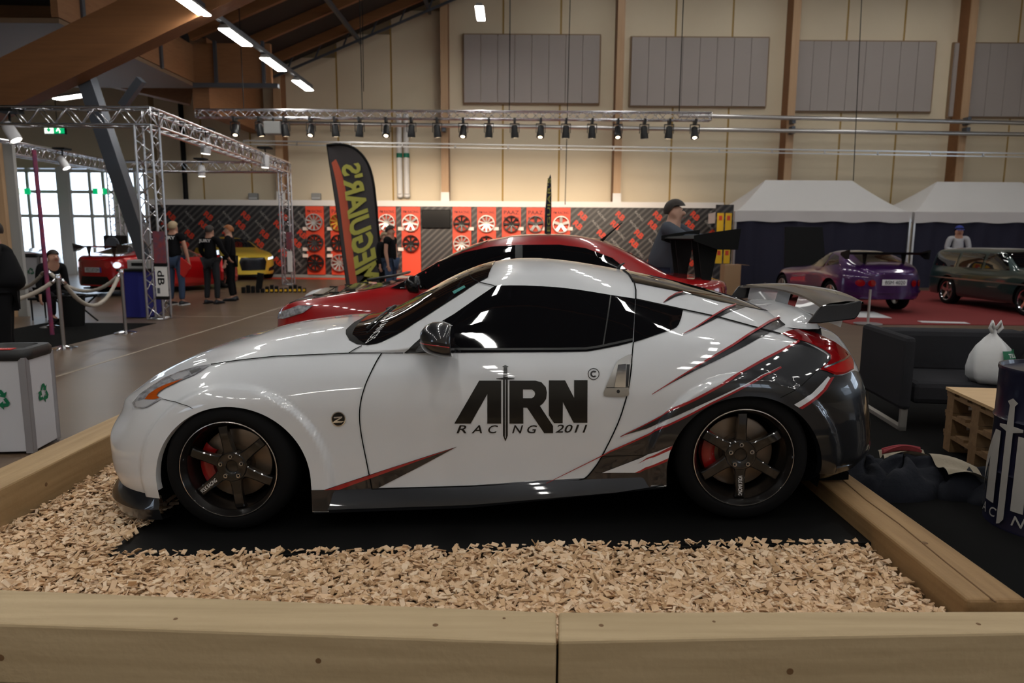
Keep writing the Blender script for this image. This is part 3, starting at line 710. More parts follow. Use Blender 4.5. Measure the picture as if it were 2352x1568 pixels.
# ================================================================ hall
WY=27.0
RS=.41
RX=14.
def roofz(x): return 7.35+RS*(x+9) if x<RX else 7.35+RS*(RX+9)-RS*(x-RX)
mat('floor_concrete',(.150,.100,.063),.33,spec=.28,noise=(1.1,.8,(.35,1.6,1),(.082,.056,.038)),bump=(40,.04))
mat('joint',(.30,.24,.18),.5)
mat('wall_panel',(.74,.635,.465),.6,noise=(.6,.9,(1,1,1),(.67,.565,.405)))
mat('batten',(.40,.25,.07),.6)
mat('wall_backing',(.30,.22,.12),.8)
mat('glulam',(.25,.11,.04),.55,noise=(3,.8,(.3,6,6),(.18,.075,.028)))
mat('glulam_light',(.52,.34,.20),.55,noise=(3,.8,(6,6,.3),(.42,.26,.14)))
mat('fascia_wood',(.30,.14,.06),.6,noise=(2.5,.8,(1,1,9),(.20,.09,.035)))
mat('roof_dark',(.028,.024,.022),.8)
mat('soffit',(.17,.105,.06),.7)
mat('steel_grey',(.10,.11,.13),.45,metal=.6)
mat('alu',(.62,.63,.66),.25,metal=1.)
mat('galv',(.58,.57,.56),.32,metal=.9)
mat('white_paint',(.72,.70,.68),.5)
mat('frame_white',(.66,.64,.60),.5)
mat('acoustic',(.42,.375,.35),.85,noise=(120,.7,(1,1,1),(.34,.30,.28)))
mat('acoustic_frame',(.25,.16,.09),.6)
mat('window_sky',(.9,.95,1),.2,emit=(.68,.82,1.0),es=4.)
mat('exit_green',(.0,.25,.09),.5,emit=(.0,.55,.18),es=.8)
mat('exit_white',(.9,1,.9),.5,emit=(.9,1,.85),es=1.6)
mat('black_matte',(.006,.006,.006),.7,spec=.2)
mat('black_gloss',(.006,.006,.007),.2)
mat('tube_light',(1,1,1),.5,emit=(1.0,.975,.925),es=44.)
mat('lamp_case',(.30,.30,.29),.5)
fl=MB().box((-26,-16,-.3),(24,34,0)).build('floor','floor_concrete'); struct(fl)
for x in (-4.95,): MB().box((x-.02,-8,0),(x+.02,26.4,.0015)).build('floor_joint','joint',fl)
for y in (13.4,19.6): MB().box((-14,y-.012,0),(14,y+.012,.0012)).build('floor_joint','joint',fl)
# ---- back wall: backing with separate panels and battens
wb=struct(MB().box((-13.4,WY+.06,0),(24,WY+.3,17.5)).build('wall_back','wall_backing'))
cols=[ony(px,300,WY)[0] for px in (652,1025,1415,1800,2188)]
edges=[]
for i in range(len(cols)):
    a=cols[i]; b=cols[i+1] if i+1<len(cols) else cols[i]+6.2
    n=3
    edges+=[a+(b-a)*k/n+.0 for k in range(n)]
edges=[-13.2,-11.5,-9.7]+edges+[edges[-1]+2.05]
for a,b in zip(edges[:-1],edges[1:]):
    mb=MB(); mb.box((a+.035,WY,0),(b-.035,WY+.07,min(16,roofz((a+b)/2)-.1) if b>-9 else 7.9)); mb.build('wall_panel','wall_panel',wb)
    MB().box((b-.04,WY+.02,0),(b+.04,WY+.065,min(16,roofz(b)-.1) if b>-9 else 7.9)).build('batten','batten',wb)
def trim(nm,o): return struct(o)
for k,cx in enumerate(cols):
    top=min(16,roofz(cx)-.3)
    o=MB().box((cx-.13,WY-.62,1.6 if k<4 else 1.6),(cx+.13,WY,top)).build('trim_%d'%(k+1),'glulam'); struct(o)
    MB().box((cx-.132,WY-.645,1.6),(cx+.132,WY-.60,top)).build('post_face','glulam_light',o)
    MB().box((cx-.15,WY-.68,2.5),(cx+.15,WY-.62,3.1)).build('post_guard','white_paint',o)
# outer shell
struct(MB().box((24,-16,0),(24.3,34,17)).build('wall_right','wall_panel'))
struct(MB().box((-26.3,-16,0),(-26,34,13)).build('wall_left','wall_panel'))
struct(MB().box((-26,-16.3,0),(24,-16,17)).build('wall_front','wall_panel'))
# roof: low on the left, rising to a ridge on the right
ce=MB(); xs=[-9.2,RX,24]; vs=[]
for x in xs:
    for y in (-16,WY): vs+=[(x,y,roofz(x)),(x,y,roofz(x)+.25)]
ce.add(vs,[(0,2,6,4),(4,6,10,8),(1,3,7,5),(5,7,11,9),(0,1,5,4),(4,5,9,8),(2,3,7,6),(6,7,11,10),(0,1,3,2),(8,9,11,10)])
co=struct(ce.build('ceiling','roof_dark'))
k=0
for y in (25.6,23.4,21.2,19.0,16.8,12.0,7.0,1.0,-6.0):
    for x0,x1 in ((-9.2,RX),(RX,24)):
        mb=MB(); mb.bar((x0,y,roofz(x0)-.16),(x1,y,roofz(x1)-.16),.14,.30); mb.build('rafter','glulam',co)
for x in (-8,-5.5,-3,-.5,2):
    mb=MB(); mb.bar((x,2,roofz(x)-.4),(x,26.8,roofz(x)-.4),.10,.14); mb.build('purlin','steel_grey',co)
# steel edge truss along the wall under the roof
mb=MB(); mb.bar((-9.2,26.2,6.75),(5,26.2,6.75+RS*14.2),.06,.08); mb.bar((-9.2,26.2,7.2),(5,26.2,7.2+RS*14.2),.06,.08)
for i in range(14):
    x=-9+i; mb.bar((x,26.2,6.75+RS*(x+9.2)),(x+.25,26.2,7.2+RS*(x+9.45)),.04,.05)
mb.build('edge_truss','steel_grey',co)
# left aisle ceiling
la=struct(MB().box((-26,-16,8.0),(-9.2,WY+.3,8.3)).build('trim_6','roof_dark'))
# big glulam rafter crossing the upper left
p=ony(-110,262,15.6);q=ony(560,-62,15.6)
struct(MB().bar(p,q,.45,.95).build('trim_7','glulam'))
p=ony(-60,40,20.);q=ony(330,48,20.)
struct(MB().bar(p,q,.35,.55).build('trim_8','glulam'))
p=ony(-60,95,22.);q=ony(440,215,24.)
struct(MB().bar(p,q,.4,.75).build('trim_9','glulam'))
# raking steel strut with its short branch
s_=thing('steel_strut','raking dark steel strut with a short branch behind the stage truss','strut',tuple(onz(368,640,0)*np.array([1,1,0])))
b0=ony(366,590,16.2); b0[2]=0
def loc(o,p): return tuple(np.array(p)-np.array(o.location))
MB().bar(loc(s_,b0),loc(s_,ony(185,140,16.0)),.30,.30,(0,1,0)).build('shaft','steel_grey',s_)
MB().bar(loc(s_,ony(282,243,16.1)),loc(s_,ony(325,183,16.0)),.16,.16,(0,1,0)).build('branch','steel_grey',s_)
# timber gallery fronts with steel straps
gx=ony(445,150,22)[0]
g1=MB().box((gx-.15,15.6,ony(445,190,22)[2]),(gx,22.,ony(445,103,22)[2])).build('trim_10','fascia_wood'); struct(g1)
g2=MB().box((gx,22,ony(445,190,22)[2]),(ony(622,150,22)[0],22.15,ony(445,103,22)[2]+.05)).build('trim_11','fascia_wood'); struct(g2)
z0,z1=ony(445,190,22)[2],ony(445,103,22)[2]; GZ0=z0
for y in (16.4,18.,19.9): MB().box((gx-.0,y,z0-.05),(gx+.05,y+.12,z1+.1)).build('strap','steel_grey',g1)
for px in (492,602):
    x=ony(px,150,21.95)[0]; MB().box((x,21.9,z0-.05),(x+.08,22,z1+.1)).build('strap','steel_grey',g2)
MB().box((gx,21.85,z0-.15),(ony(640,150,22)[0],22.0,z0-.03)).build('edge_beam','steel_grey',g2)
struct(MB().box((-26,15.6,z0-.12),(gx,22.2,z0-.02)).build('trim_12','soffit'))
struct(MB().box((gx-.15,22.15,5.2),(gx+.35,26.9,9)).build('trim_13','fascia_wood'))
# ---- glazed entrance on the left
we=struct(MB().box((-26,WY+.06,3.95),(-13.4,WY+.3,13)).build('wall_entrance','wall_panel'))
gx0,gx1=-20.5,-13.4
def gz(py,px=170): return ony(px,py,WY)[2]
rows=[gz(556),gz(492),gz(478),gz(440),gz(434),gz(392)]
rows=[.05,gz(496),gz(440),gz(392)]
colpx=[[22,62,84,132],[158,205,236,262],[282,310,332,338]]
wn=0
for cp in colpx:
    wn+=1
    X=[ony(p,450,WY)[0] for p in cp]
    wo=thing('window_%d'%wn,loc=((X[0]+X[-1])/2,WY+.15,0)); struct(wo); ox,oy=wo.location.x,wo.location.y
    fr=MB()
    for x in X: fr.box((x-.06-ox,-.08,0),(x+.06-ox,.08,rows[-1]+.1))
    for z in rows: fr.box((X[0]-ox,-.07,z-.06),(X[-1]-ox,.07,z+.06))
    fr.build('window_frame','frame_white',wo)
    for a,b in zip(X[:-1],X[1:]):
        for c,d in zip(rows[:-1],rows[1:]):
            MB().box((a+.06-ox,.0,c+.06),(b-.06-ox,.02,d-.06)).build('pane','window_sky',wo)
for (a,b) in ((-26,ony(18,450,WY)[0]),(ony(134,450,WY)[0],ony(156,450,WY)[0]),(ony(264,450,WY)[0],ony(280,450,WY)[0])):
    struct(MB().box((a,WY+.05,0),(b,WY+.3,4)).build('wall_entrance','frame_white'))
struct(MB().box((ony(338,450,WY)[0],WY+.06,0),(-13.3,WY+.3,4)).build('wall_entrance','wall_panel'))
# pier at the far left edge
pr=struct(MB().box((-9.9,13.2,0),(ony(38,450,13.2)[0],13.28,ony(20,330,13.2)[2])).build('trim_14','lamp_case'))
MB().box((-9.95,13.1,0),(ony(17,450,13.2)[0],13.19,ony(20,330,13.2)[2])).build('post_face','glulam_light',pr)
# ---- acoustic panels
plab=['grey acoustic wall panel nearest the roof slope, under the lone ceiling lamp','grey acoustic wall panel second from the left, above the spotlight row end','grey acoustic wall panel above the peak of the left white tent','grey acoustic wall panel cut off by the right edge of the picture']
for (x0,x1,y0,y1),lb in zip(((1065,1375,77,236),(1452,1758,83,243),(1830,2137,92,255),(2195,2500,97,268)),plab):
    a=ony(x0,y0,WY-.15);b=ony(x1,y1,WY-.15); X0,X1,Z1,Z0=a[0],b[0],ony((x0+x1)/2,(y0+y0+6)/2,WY-.15)[2],ony((x0+x1)/2,y1,WY-.15)[2]
    t=thing('acoustic_panel',lb,'acoustic panel',((X0+X1)/2,WY-.1,Z0),group='acoustic panels on the back wall'); W2=(X1-X0)/2;Hh=Z1-Z0
    fr=MB(); fr.box((-W2-.04,-.0,-.05),(W2+.04,.1,-.0)); fr.box((-W2-.04,0,Hh),(W2+.04,.1,Hh+.05)); fr.box((-W2-.05,0,0),(-W2,.1,Hh)); fr.box((W2,0,0),(W2+.05,.1,Hh)); fr.build('frame','acoustic_frame',t)
    for i in range(8):
        u0=-W2+2*W2*i/8;u1=-W2+2*W2*(i+1)/8; MB().box((u0+.008,-.05,.0),(u1-.008,.09,Hh)).build('board','acoustic',t)
# ---- pipes, cable tray, vertical ducts
def pipe(name,label,px0,py0,px1,py1,Y,r_,cat='pipe',bracket=True):
    a=ony(px0,py0,Y);b=ony(px1,py1,Y); t=thing(name,label,cat,tuple((a+b)/2)); c=(a+b)/2
    MB().tube([a-c,b-c],r_,12).build('tube','galv',t,smooth=True,ang=60)
    if bracket:
        for cx in cols[1:]:
            if a[0]<cx<b[0]: MB().box((cx-.06-c[0],0,-r_-.05),(cx+.06-c[0],WY-.64-Y,r_+.05)).build('bracket','steel_grey',t)
    return t
pipe('pipe','upper silver pipe crossing the wall right of the spotlight truss',1560,265,2500,286,WY-.95,.075)
pipe('pipe','lower silver pipe running behind the whole row of spotlights',560,281,2500,311,WY-.95,.075)
a=ony(560,327,WY-.9);b=ony(2500,359,WY-.9);c=(a+b)/2
t=thing('cable_tray','thin perforated cable tray along the wall under the silver pipes','cable tray',tuple(c))
MB().bar(a-c+[0,0,.06],b-c+[0,0,.06],.10,.05).build('rail','galv',t); MB().bar(a-c-[0,0,.06],b-c-[0,0,.06],.04,.04).build('rail','galv',t)
for k in range(17):
    p=(a-c)*(1-k/16)+(b-c)*k/16; MB().box((p[0]-.02,-.02,p[2]-.08),(p[0]+.02,.02,p[2]+.06)).build('hanger','galv',t)
for nm,px in (('left of the twin white drain pipes on the wall','918'),('right of the twin white drain pipes on the wall','934')):
    px=int(px); x=ony(px,400,WY-.2)[0]; z0=ony(px,445,WY-.2)[2];z1=ony(px,262,WY-.2)[2]
    t=thing('drain_pipe',nm,'pipe',(x,WY-.2,z0)); MB().box((-.03,0,1),(.03,.196,1.06)).build('bracket','galv',t); MB().tube([(0,0,0),(0,0,z1-z0)],.10,12).build('tube','white_paint',t,smooth=True,ang=60)
    zb=ony(px,357,WY-.2)[2]-z0; MB().tube([(0,0,zb-.08),(0,0,zb+.08)],.108,12).build('band','exit_green_paint' if 'exit_green_paint' in M else mat('exit_green_paint',(.0,.16,.10),.5),t,smooth=True,ang=60)
    MB().tube([(0,0,0),(0,.05,-.12)],.11,12).build('elbow','white_paint',t,smooth=True)
x=ony(418,300,WY-.3)[0]
t=thing('drain_pipe','black vertical drain pipe in the wall corner above the banner','pipe',(x,WY-.3,2.7)); MB().box((-.03,0,1),(.03,.296,1.06)).build('bracket','galv',t); MB().tube([(0,0,0),(0,0,5)],.09,12).build('tube','black_matte',t,smooth=True,ang=60)
for px,lb in ((583,'small grey wall box left of the rear truss tower'),(727,'small grey wall box right of the rear truss tower')):
    c=ony(px,451,WY-.1); t=thing('wall_box',lb,'wall box',(c[0],WY-.12,c[2]-.13))
    MB().box((-.17,-.1,0),(.17,.1,.25)).build('case','lamp_case',t,bevel=.03); MB().box((-.15,-.115,.03),(.15,-.1,.09)).build('lens','galv',t)
# ---- hanging cables
for px,py0,px1,py1,lb in ((832,0,835,210,'thin steel cable hanging down to the spotlight truss beside the feather flag'),(1310,0,1298,470,'long thin cable hanging in front of the first acoustic panel'),(1980,0,1960,415,'long thin cable hanging in front of the third acoustic panel'),(1172,0,1170,250,'thin chain with a coil hanging before the first acoustic panel')):
    a=ony(px,-20,22);b=ony(px1,py1,22); c=b
    o=MB().tube([np.array((0,0,0)),a-c],.012,6).build('hanging_cable','black_matte'); o.location=tuple(c); tag(o,lb,'cable','cables hanging from the roof')
# ---- ceiling luminaires
def lamp_row(pts,first,labels,name='ceiling_light',size=1.45):
    out=[]
    for i,(x,y,z) in enumerate(pts):
        if not out and first[0] is None:
            t=thing(name,None,'ceiling light',(x,y,z),group='fluorescent ceiling lights')
            mb=MB(); mb.add([(-.13,-size/2,0),(.13,-size/2,0),(.07,-size/2,.09),(-.07,-size/2,.09),(-.13,size/2,0),(.13,size/2,0),(.07,size/2,.09),(-.07,size/2,.09)],[(3,2,1,0),(4,5,6,7),(1,2,6,5),(2,3,7,6),(3,0,4,7)]); mb.build('housing','lamp_case',t)
            MB().box((-.115,-size/2+.03,-.02),(.115,size/2-.03,.02)).build('diffuser','tube_light',t)
            first[0]=t
        else: t=dup(first[0],(x,y,z))
        t['label']=labels[i] if i<len(labels) else labels[-1]; out.append(t)
    return out
first=[None]
row1=[]
for (x0,y0,x1,y1) in ((388,-8,452,28),(500,67,573,105),(607,133,660,163),(685,185,728,208)):
    z=6.0; a=onz((x0+x1)/2,(y0+y1)/2,z); row1.append(tuple(a))
xr1=float(np.mean([p[0] for p in row1]))
row1=[(xr1,p[1],p[2]) for p in row1]
lamp_row(row1,first,['lit ceiling strip light cut off by the top edge of the picture','second lit strip light of the receding row from the top edge','third lit strip light of the receding row, above the gallery corner','farthest lit strip light of the receding row, near the back wall'])
tk=MB().box((-.05,-40,.1),(.05,0,.2)).build('light_trunking','steel_grey'); tk.location=(xr1,row1[-1][1]+.9,6.0); tag(tk,'long grey trunking rail carrying the receding row of strip lights','light rail')
p2=onz(1103,31,8.3); lamp_row([tuple(p2)],first,['single lit strip light above the left acoustic panel'])
p3=ony(168,222,19.); 
t=lamp_row([tuple(p3)],first,['dim long strip light under the gallery above the exit sign'])[0]; t.rotation_euler=(0,0,R(62))
# the same rows run on over and behind the photographer
extra=[]
for y in np.arange(row1[0][1]-3.0,-15,-3.0): extra.append((xr1,y,6.0))
for y in np.arange(p2[1]-3.2,-15,-3.2): extra.append((p2[0],y,8.3))
for x,z in ((3.6,10.8),(9.0,10.6),(14.5,10.4)):
    for y in np.arange(23.5,-15,-3.6): extra.append((x,y,z))
lamp_row(extra,first,['fluorescent strip light of the ceiling rows outside the picture'])
# ---- exit sign
c=ony(132,297,21.); t=thing('exit_sign','green lit emergency exit sign with a running figure and arrow','sign',tuple(c))
MB().tube([(0,0,.15),(0,0,GZ0-.06-c[2])],.01,6).build('rod','black_matte',t); MB().box((-.36,-.04,-.14),(.24,.04,.16)).build('case','black_matte',t); MB().box((-.34,-.055,-.12),(-.08,-.04,.14)).build('panel','exit_white',t); MB().box((-.08,-.055,-.12),(.22,-.04,.14)).build('panel','exit_green',t)
MB().add([(-.24,-.06,.10),(-.19,-.06,.10),(-.19,-.06,.0),(-.14,-.06,.0),(-.215,-.06,-.09),(-.29,-.06,.0),(-.24,-.06,.0)],[(0,1,2,3,4,5,6)]).build('arrow','exit_green',t)
fg=MB(); fg.lathe([(.0,0),(.024,0),(.024,.005),(0,.005)],10,'y',(.08,-.066,.095)); fg.bar((.07,-.06,.07),(.05,-.06,-.0),.006,.05,(1,0,0)); fg.bar((.05,-.06,.0),(.10,-.06,-.05),.006,.03,(1,0,0)); fg.bar((.10,-.06,-.05),(.09,-.06,-.11),.006,.025,(1,0,0)); fg.bar((.05,-.06,0),(-.0,-.06,-.06),.006,.03,(1,0,0)); fg.bar((.07,-.06,.06),(.13,-.06,.03),.006,.02,(1,0,0)); fg.build('running_figure','exit_white',t)
for px,lb in ((52,'small green exit sign hanging before the left window'),(232,'small green exit sign hanging before the window beside the truss')):
    c=ony(px,440,WY-.6); t=thing('exit_sign',lb,'sign',tuple(c)); MB().box((-.02,0,-.02),(.02,.75,.02)).build('arm','galv',t); MB().box((-.28,-.03,-.1),(.28,.03,.12)).build('panel','exit_green',t); MB().box((-.1,-.04,-.08),(.08,-.03,.1)).build('panel_mark','exit_white',t)

# ---- unseen windows added for cool daylight from behind the photographer and the right
wn=3
def fill_window(x,y,z0_,z1_,wd,along):
    global wn
    wn+=1; wo=thing('window_%d'%wn,loc=(x,y,z0_)); struct(wo); h=z1_-z0_
    fr=MB()
    def bx(a,b,c,d,e,g): 
        if along=='x': fr.box((a,e,b),(c,g,d))
        else: fr.box((e,a,b),(g,c,d))
    for k in range(4): bx(-wd/2+wd*k/3-.05,0,-wd/2+wd*k/3+.05,h,-.06,.06)
    for k in range(3): bx(-wd/2,h*k/2-.05,wd/2,h*k/2+.05,-.06,.06)
    fr.build('window_frame','frame_white',wo)
    for i in range(3):
        for j in range(2):
            a,c=-wd/2+wd*i/3+.05,-wd/2+wd*(i+1)/3-.05; b,d=h*j/2+.05,h*(j+1)/2-.05
            (MB().box((a,-.01,b),(c,.01,d)) if along=='x' else MB().box((-.01,a,b),(.01,c,d))).build('pane','window_sky',wo)
for x in (-18,9): fill_window(x,-15.9,3.4,6.0,5.0,'x')
for y in (0,10): fill_window(23.9,y,3.2,6.6,6.0,'y')
# ================================================================ timber bed the coupe stands in
mat('timber',(.50,.38,.225),.65,noise=(2.6,.42,(.5,9,9),(.40,.295,.165)),bump=(30,.25))
mat('timber_dark',(.42,.285,.145),.65,noise=(2.6,.45,(9,.5,9),(.29,.185,.085)),bump=(30,.25))
mat('knot',(.16,.085,.035),.7)
mat('chip_a',(.72,.51,.325),.75); mat('chip_b',(.64,.43,.25),.8); mat('chip_c',(.78,.60,.42),.75); mat('chip_d',(.44,.275,.145),.8)
mat('chip_base',(.26,.155,.07),.9,noise=(60,.8,(1,1,1),(.10,.055,.025)))
mat('mat_black',(.004,.004,.004),.55,spec=.25)
def timber(label,a,b,z0,z1,m,knots=(),crack=None):
    """a,b opposite corners in plan"""
    c=((a[0]+b[0])/2,(a[1]+b[1])/2,z0); t=thing('timber_beam',label,'timber beam',c,group='timber frame of the display bed')
    hx,hy=abs(b[0]-a[0])/2,abs(b[1]-a[1])/2
    o=MB().box((-hx,-hy,0),(hx,hy,z1-z0)).build('beam',m,t,bevel=.012)
    for kx,ky,kz,r_,ax in knots:
        mb=MB(); mb.lathe([(0,0),(r_,0),(r_*.8,.002),(0,.002)],10,ax,(kx-c[0],ky-c[1],kz-z0)); mb.build('knot','knot',t)
    if crack:
        mb=MB(); mb.tube([(x-c[0],y-c[1],z1-z0+.0005) for x,y in crack],.0035,5); mb.build('crack','knot',t)
    return t
TB=.20
def front_timber(label,e0,e1,f0,f1,ext0,ext1,knots):
    P=[onz(*e0,.225)[:2],onz(*e1,.225)[:2],onz(*f1,.225)[:2],onz(*f0,.225)[:2]]
    db=P[1]-P[0];df=P[2]-P[3]; P[0]=P[0]-db*ext0;P[3]=P[3]-df*ext0;P[1]=P[1]+db*ext1;P[2]=P[2]+df*ext1
    c=np.mean(P,axis=0); t=thing('timber_beam',label,'timber beam',(c[0],c[1],0),group='timber frame of the display bed')
    MB().prism([tuple(p-c) for p in P],0,.225,'z').build('beam','timber',t,bevel=.010)
    for u,v,r_ in knots:
        q=(P[0]*(1-u)+P[1]*u)*(1-v)+(P[3]*(1-u)+P[2]*u)*v-c; MB().lathe([(0,0),(r_,0),(r_*.8,.0015),(0,.0015)],10,'z',(q[0],q[1],.2252)).build('knot','knot',t)
    for u,z_,r_ in ((.33,.10,.012),(.72,.13,.010)):
        q=P[3]*(1-u)+P[2]*u-c; MB().lathe([(0,-.0012),(r_,-.0012),(r_,.004)],10,'y',(q[0],q[1],z_)).build('knot','knot',t)
front_timber('front timber beam of the display bed, left of the butt joint',(0,1352),(1278,1404),(0,1432),(1278,1475),.5,0,[(.86,.6,.010),(.94,.3,.006),(.55,.7,.008)])
front_timber('front timber beam of the display bed, right of the butt joint',(1283,1404),(2352,1402),(1283,1472),(2352,1452),0,.5,[(.06,.5,.009),(.22,.4,.006),(.6,.6,.008)])
timber('side timber beam along the left of the wood chips, beside the bin',(-2.90,2.62),(-2.66,5.6),0,.225,'timber_dark',[(-2.659,3.9,.12,.012,'x')])
mat('timber_brown_dimmed',(.36,.22,.10),.65,noise=(2.6,.45,(9,.5,9),(.22,.125,.05)),bump=(30,.25))  # browner wood, with the dim corner's darkening mixed into its colour
timber('cracked side timber beam running out under the coupe tail',(1.66,2.42),(1.88,4.75),0,.245,'timber_brown_dimmed',[(1.78,2.9,.2455,.014,'z'),(1.659,2.75,.12,.012,'x')],crack=[(1.80,4.6),(1.79,4.2),(1.80,3.8),(1.775,3.4),(1.78,3.1),(1.76,2.7),(1.75,2.4)])
# mat under the car, in the plane the tyres stand on
def cplane(px,py,zc):
    o,d=crow(px,py); t_=(zc-o.z)/d.z; return o+d*t_
mc=[cplane(258,1262,0),cplane(2022,1262,0)]
x0=mc[0].x;x1=mc[1].x;yf=(mc[0].y+mc[1].y)/2
lb=cplane(352,1178,0)
poly=[(x0,yf),(x1,yf),(x1-.03,1.2),(lb.x,1.2),(lb.x,lb.y)]
mo=MB(); mo.prism(poly,-.024,-.002,'z'); mo=mo.build('rubber_mat','mat_black',bevel=.003); mo.matrix_world=CARM; tag(mo,'large flat black mat under the white coupe','mat')
# chip bed surface height follows that plane, a little below it
def bedz(x,y):
    p=CARM@Vector((x-CARO[0],y-CARO[1],0)); n=CARM.to_3x3()@Vector((0,0,1))
    z=CARO[2]-(n.x*(x-CARO[0])+n.y*(y-CARO[1]))/n.z
    z=max(min(z-.016,.13),.014)
    return z+.010*max(0,math.sin(3.1*x+1)*math.sin(2.3*y+.5))
bed=thing('wood_chip_bed','bed of pale wood chips filling the timber frame around the black mat','wood chips',(-.5,3.5,0))
_yb=[onz(0,1352,.225),onz(1280,1404,.225),onz(2352,1402,.225)]
def yfront(x): return float(np.interp(x,[p[0] for p in _yb],[p[1] for p in _yb]))+.006+max(0,_yb[0][0]-x)*.075
mb=MB(); bx=np.linspace(-2.655,1.655,60)
mb.grid([[ (x+.5,yfront(x)+(5.6-yfront(x))*v-3.5,bedz(x,yfront(x)+(5.6-yfront(x))*v)-.012) for v in np.linspace(0,1,46)] for x in bx],flip=False); mb.build('chip_base','chip_base',bed,smooth=True)
nr=np.random.RandomState(4)
def chipverts(L,W_,T,ax,ay,az,c):
    v=np.array([(-.5,-.5,-.5),(.5,-.42,-.5),(.42,.5,-.5),(-.5,.4,-.5),(-.45,-.5,.5),(.5,-.4,.5),(.4,.5,.5),(-.5,.45,.5)])*[L,W_,T]
    Rm=(Matrix.Rotation(az,3,'Z')@Matrix.Rotation(ay,3,'Y')@Matrix.Rotation(ax,3,'X'))
    return v@np.array(Rm).T+c
CF=[(3,2,1,0),(4,5,6,7),(0,1,5,4),(1,2,6,5),(2,3,7,6),(3,0,4,7)]
chips=[]
def carxy(x,y):
    p=CARI@Vector((x,y,CARO[2]+.03)); return p.x,p.y
def onmat(x,y,e=0):
    a,b=carxy(x,y); return x0-e<a<x1+e and b>yf-e and not (a<lb.x and (b-yf)>(lb.y-yf)*(a-x0)/(lb.x-x0+1e-6)+0)
N_=0
while N_<24000:
    x=nr.uniform(-2.635,1.635); y=yfront(x)+.022+ (3.1)*nr.rand()**1.6
    near=y<3.4
    if onmat(x,y): 
        if not onmat(x,y,-.025) and nr.rand()<.5: pass
        else:
            continue
    if x>-1.2 and y>4.2: continue
    N_+=1
    s=nr.uniform(.6,1.35); L=.034*s*nr.uniform(.7,1.5); W_=.018*s*nr.uniform(.6,1.5); T=.0025+.003*nr.rand()
    d=math.hypot(x,y); h=nr.rand()
    edge=max(0,1-(y-2.33)/.10)*.0
    z=bedz(x,y)+.026*h-.006
    if onmat(x,y,.0): z=bedz(x,y)+.020+.008*h
    chips.append((L,W_,T,nr.normal(0,.38),nr.normal(0,.38),nr.uniform(0,6.3),(x,y,z),L*W_/(d*d)*(0.3+h)))
order=sorted(range(len(chips)),key=lambda i:-chips[i][7])
single=set([i for i in order if onmat(chips[i][6][0],chips[i][6][1],-.0)==False and -1.55<chips[i][6][0]<1.55 and chips[i][6][1]<3.3][:300])
cm=['chip_a','chip_b','chip_c','chip_d']
protos=[]
for k in range(4):
    me=bpy.data.meshes.new('wood_chip'); me.from_pydata([tuple(v) for v in chipverts(1,1,1,0,0,0,np.zeros(3))],[],CF); me.materials.append(M[cm[k]]); me.update(); protos.append(me)
V=[];Fs=[];mi=[]
for i,(L,W_,T,ax,ay,az,c,_q) in enumerate(chips):
    k=int(nr.choice(4,p=[.36,.28,.24,.12])); cl=np.array(c)-[-.5,3.5,0]
    if i in single:
        o=bpy.data.objects.new('wood_chip',protos[k]); col.objects.link(o); o.parent=bed
        o.matrix_local=Matrix.Translation(cl)@(Matrix.Rotation(az,4,'Z')@Matrix.Rotation(ay,4,'Y')@Matrix.Rotation(ax,4,'X'))@Matrix.Diagonal((L,W_,T,1))
    else:
        b=len(V)*8; V.append(chipverts(L,W_,T,ax,ay,az,cl)); Fs+=[tuple(q+b for q in f) for f in CF]; mi+=[k]*6
me=bpy.data.meshes.new('loose_chips'); me.from_pydata([tuple(v) for v in np.concatenate(V)],[],Fs)
for k in cm: me.materials.append(M[k])
me.polygons.foreach_set('material_index',mi); me.update()
o=bpy.data.objects.new('loose_chips',me); col.objects.link(o); o.parent=bed; o['kind']='stuff'

# ================================================================ stage truss on the left
def truss(name,label,a,b,size=.29,pitch=.45,r_=.024,cat='truss',group=None,mirror_y=True):
    a=np.array(a,float);b=np.array(b,float); d=b-a; L=np.linalg.norm(d); d/=L
    up=np.array((0,0,1.)) if abs(d[2])<.9 else np.array((0,1.,0)); s=np.cross(d,up); s/=np.linalg.norm(s); up=np.cross(s,d)
    t=thing(name,label,cat,tuple(a),group=group); h=size/2
    cr=[s*i*h+up*j*h for i,j in ((-1,-1),(1,-1),(1,1),(-1,1))]
    for c in cr: MB().tube([c,c+d*L],r_,8).build('chord','alu',t,smooth=True,ang=60)
    mb=MB(); n=max(2,int(L/pitch))
    for f in range(4):
        c0,c1=cr[f],cr[(f+1)%4]
        for k in range(n):
            p=c0+d*L*k/n; q=c1+d*L*(k+.5)/n; e=c0+d*L*(k+1)/n
            mb.tube([p,q],r_*.45,5); mb.tube([q,e],r_*.45,5)
        for k in (0,n): mb.tube([c0+d*L*k/n,c1+d*L*k/n],r_*.7,5)
    tag(mb.build('lacing','alu',t,smooth=True),kind='stuff'); return t
T1=onz(367,733,0);T2=onz(667,654,0)
zt=ony(367,250,T1[1])[2]
T1=np.array((T1[0],T1[1],0));T2=np.array((T2[0]-.05,T2[1],0))
TX3=ony(262,400,T2[1])[0]
truss('truss_tower','near silver truss tower carrying the white price board, behind the rope barrier',T1+[0,0,.02],T1+[0,0,zt-.29])
truss('truss_tower','far right silver truss tower standing before the striped banner wall',T2+[0,0,.02],T2+[0,0,zt-.29])
truss('truss_tower','far left silver truss tower standing before the bright windows',np.array((TX3,T2[1],.02)),np.array((TX3,T2[1],zt-.29)))
truss('truss_beam','front top truss beam leading off the left edge of the picture',T1+[.15,0,zt-.145],(T1[0]-6.5,T1[1],zt-.145))
truss('truss_beam','side top truss beam receding from the near to the far right tower',T1+[0,.15,zt-.145],T2+[0,.15,zt-.145])
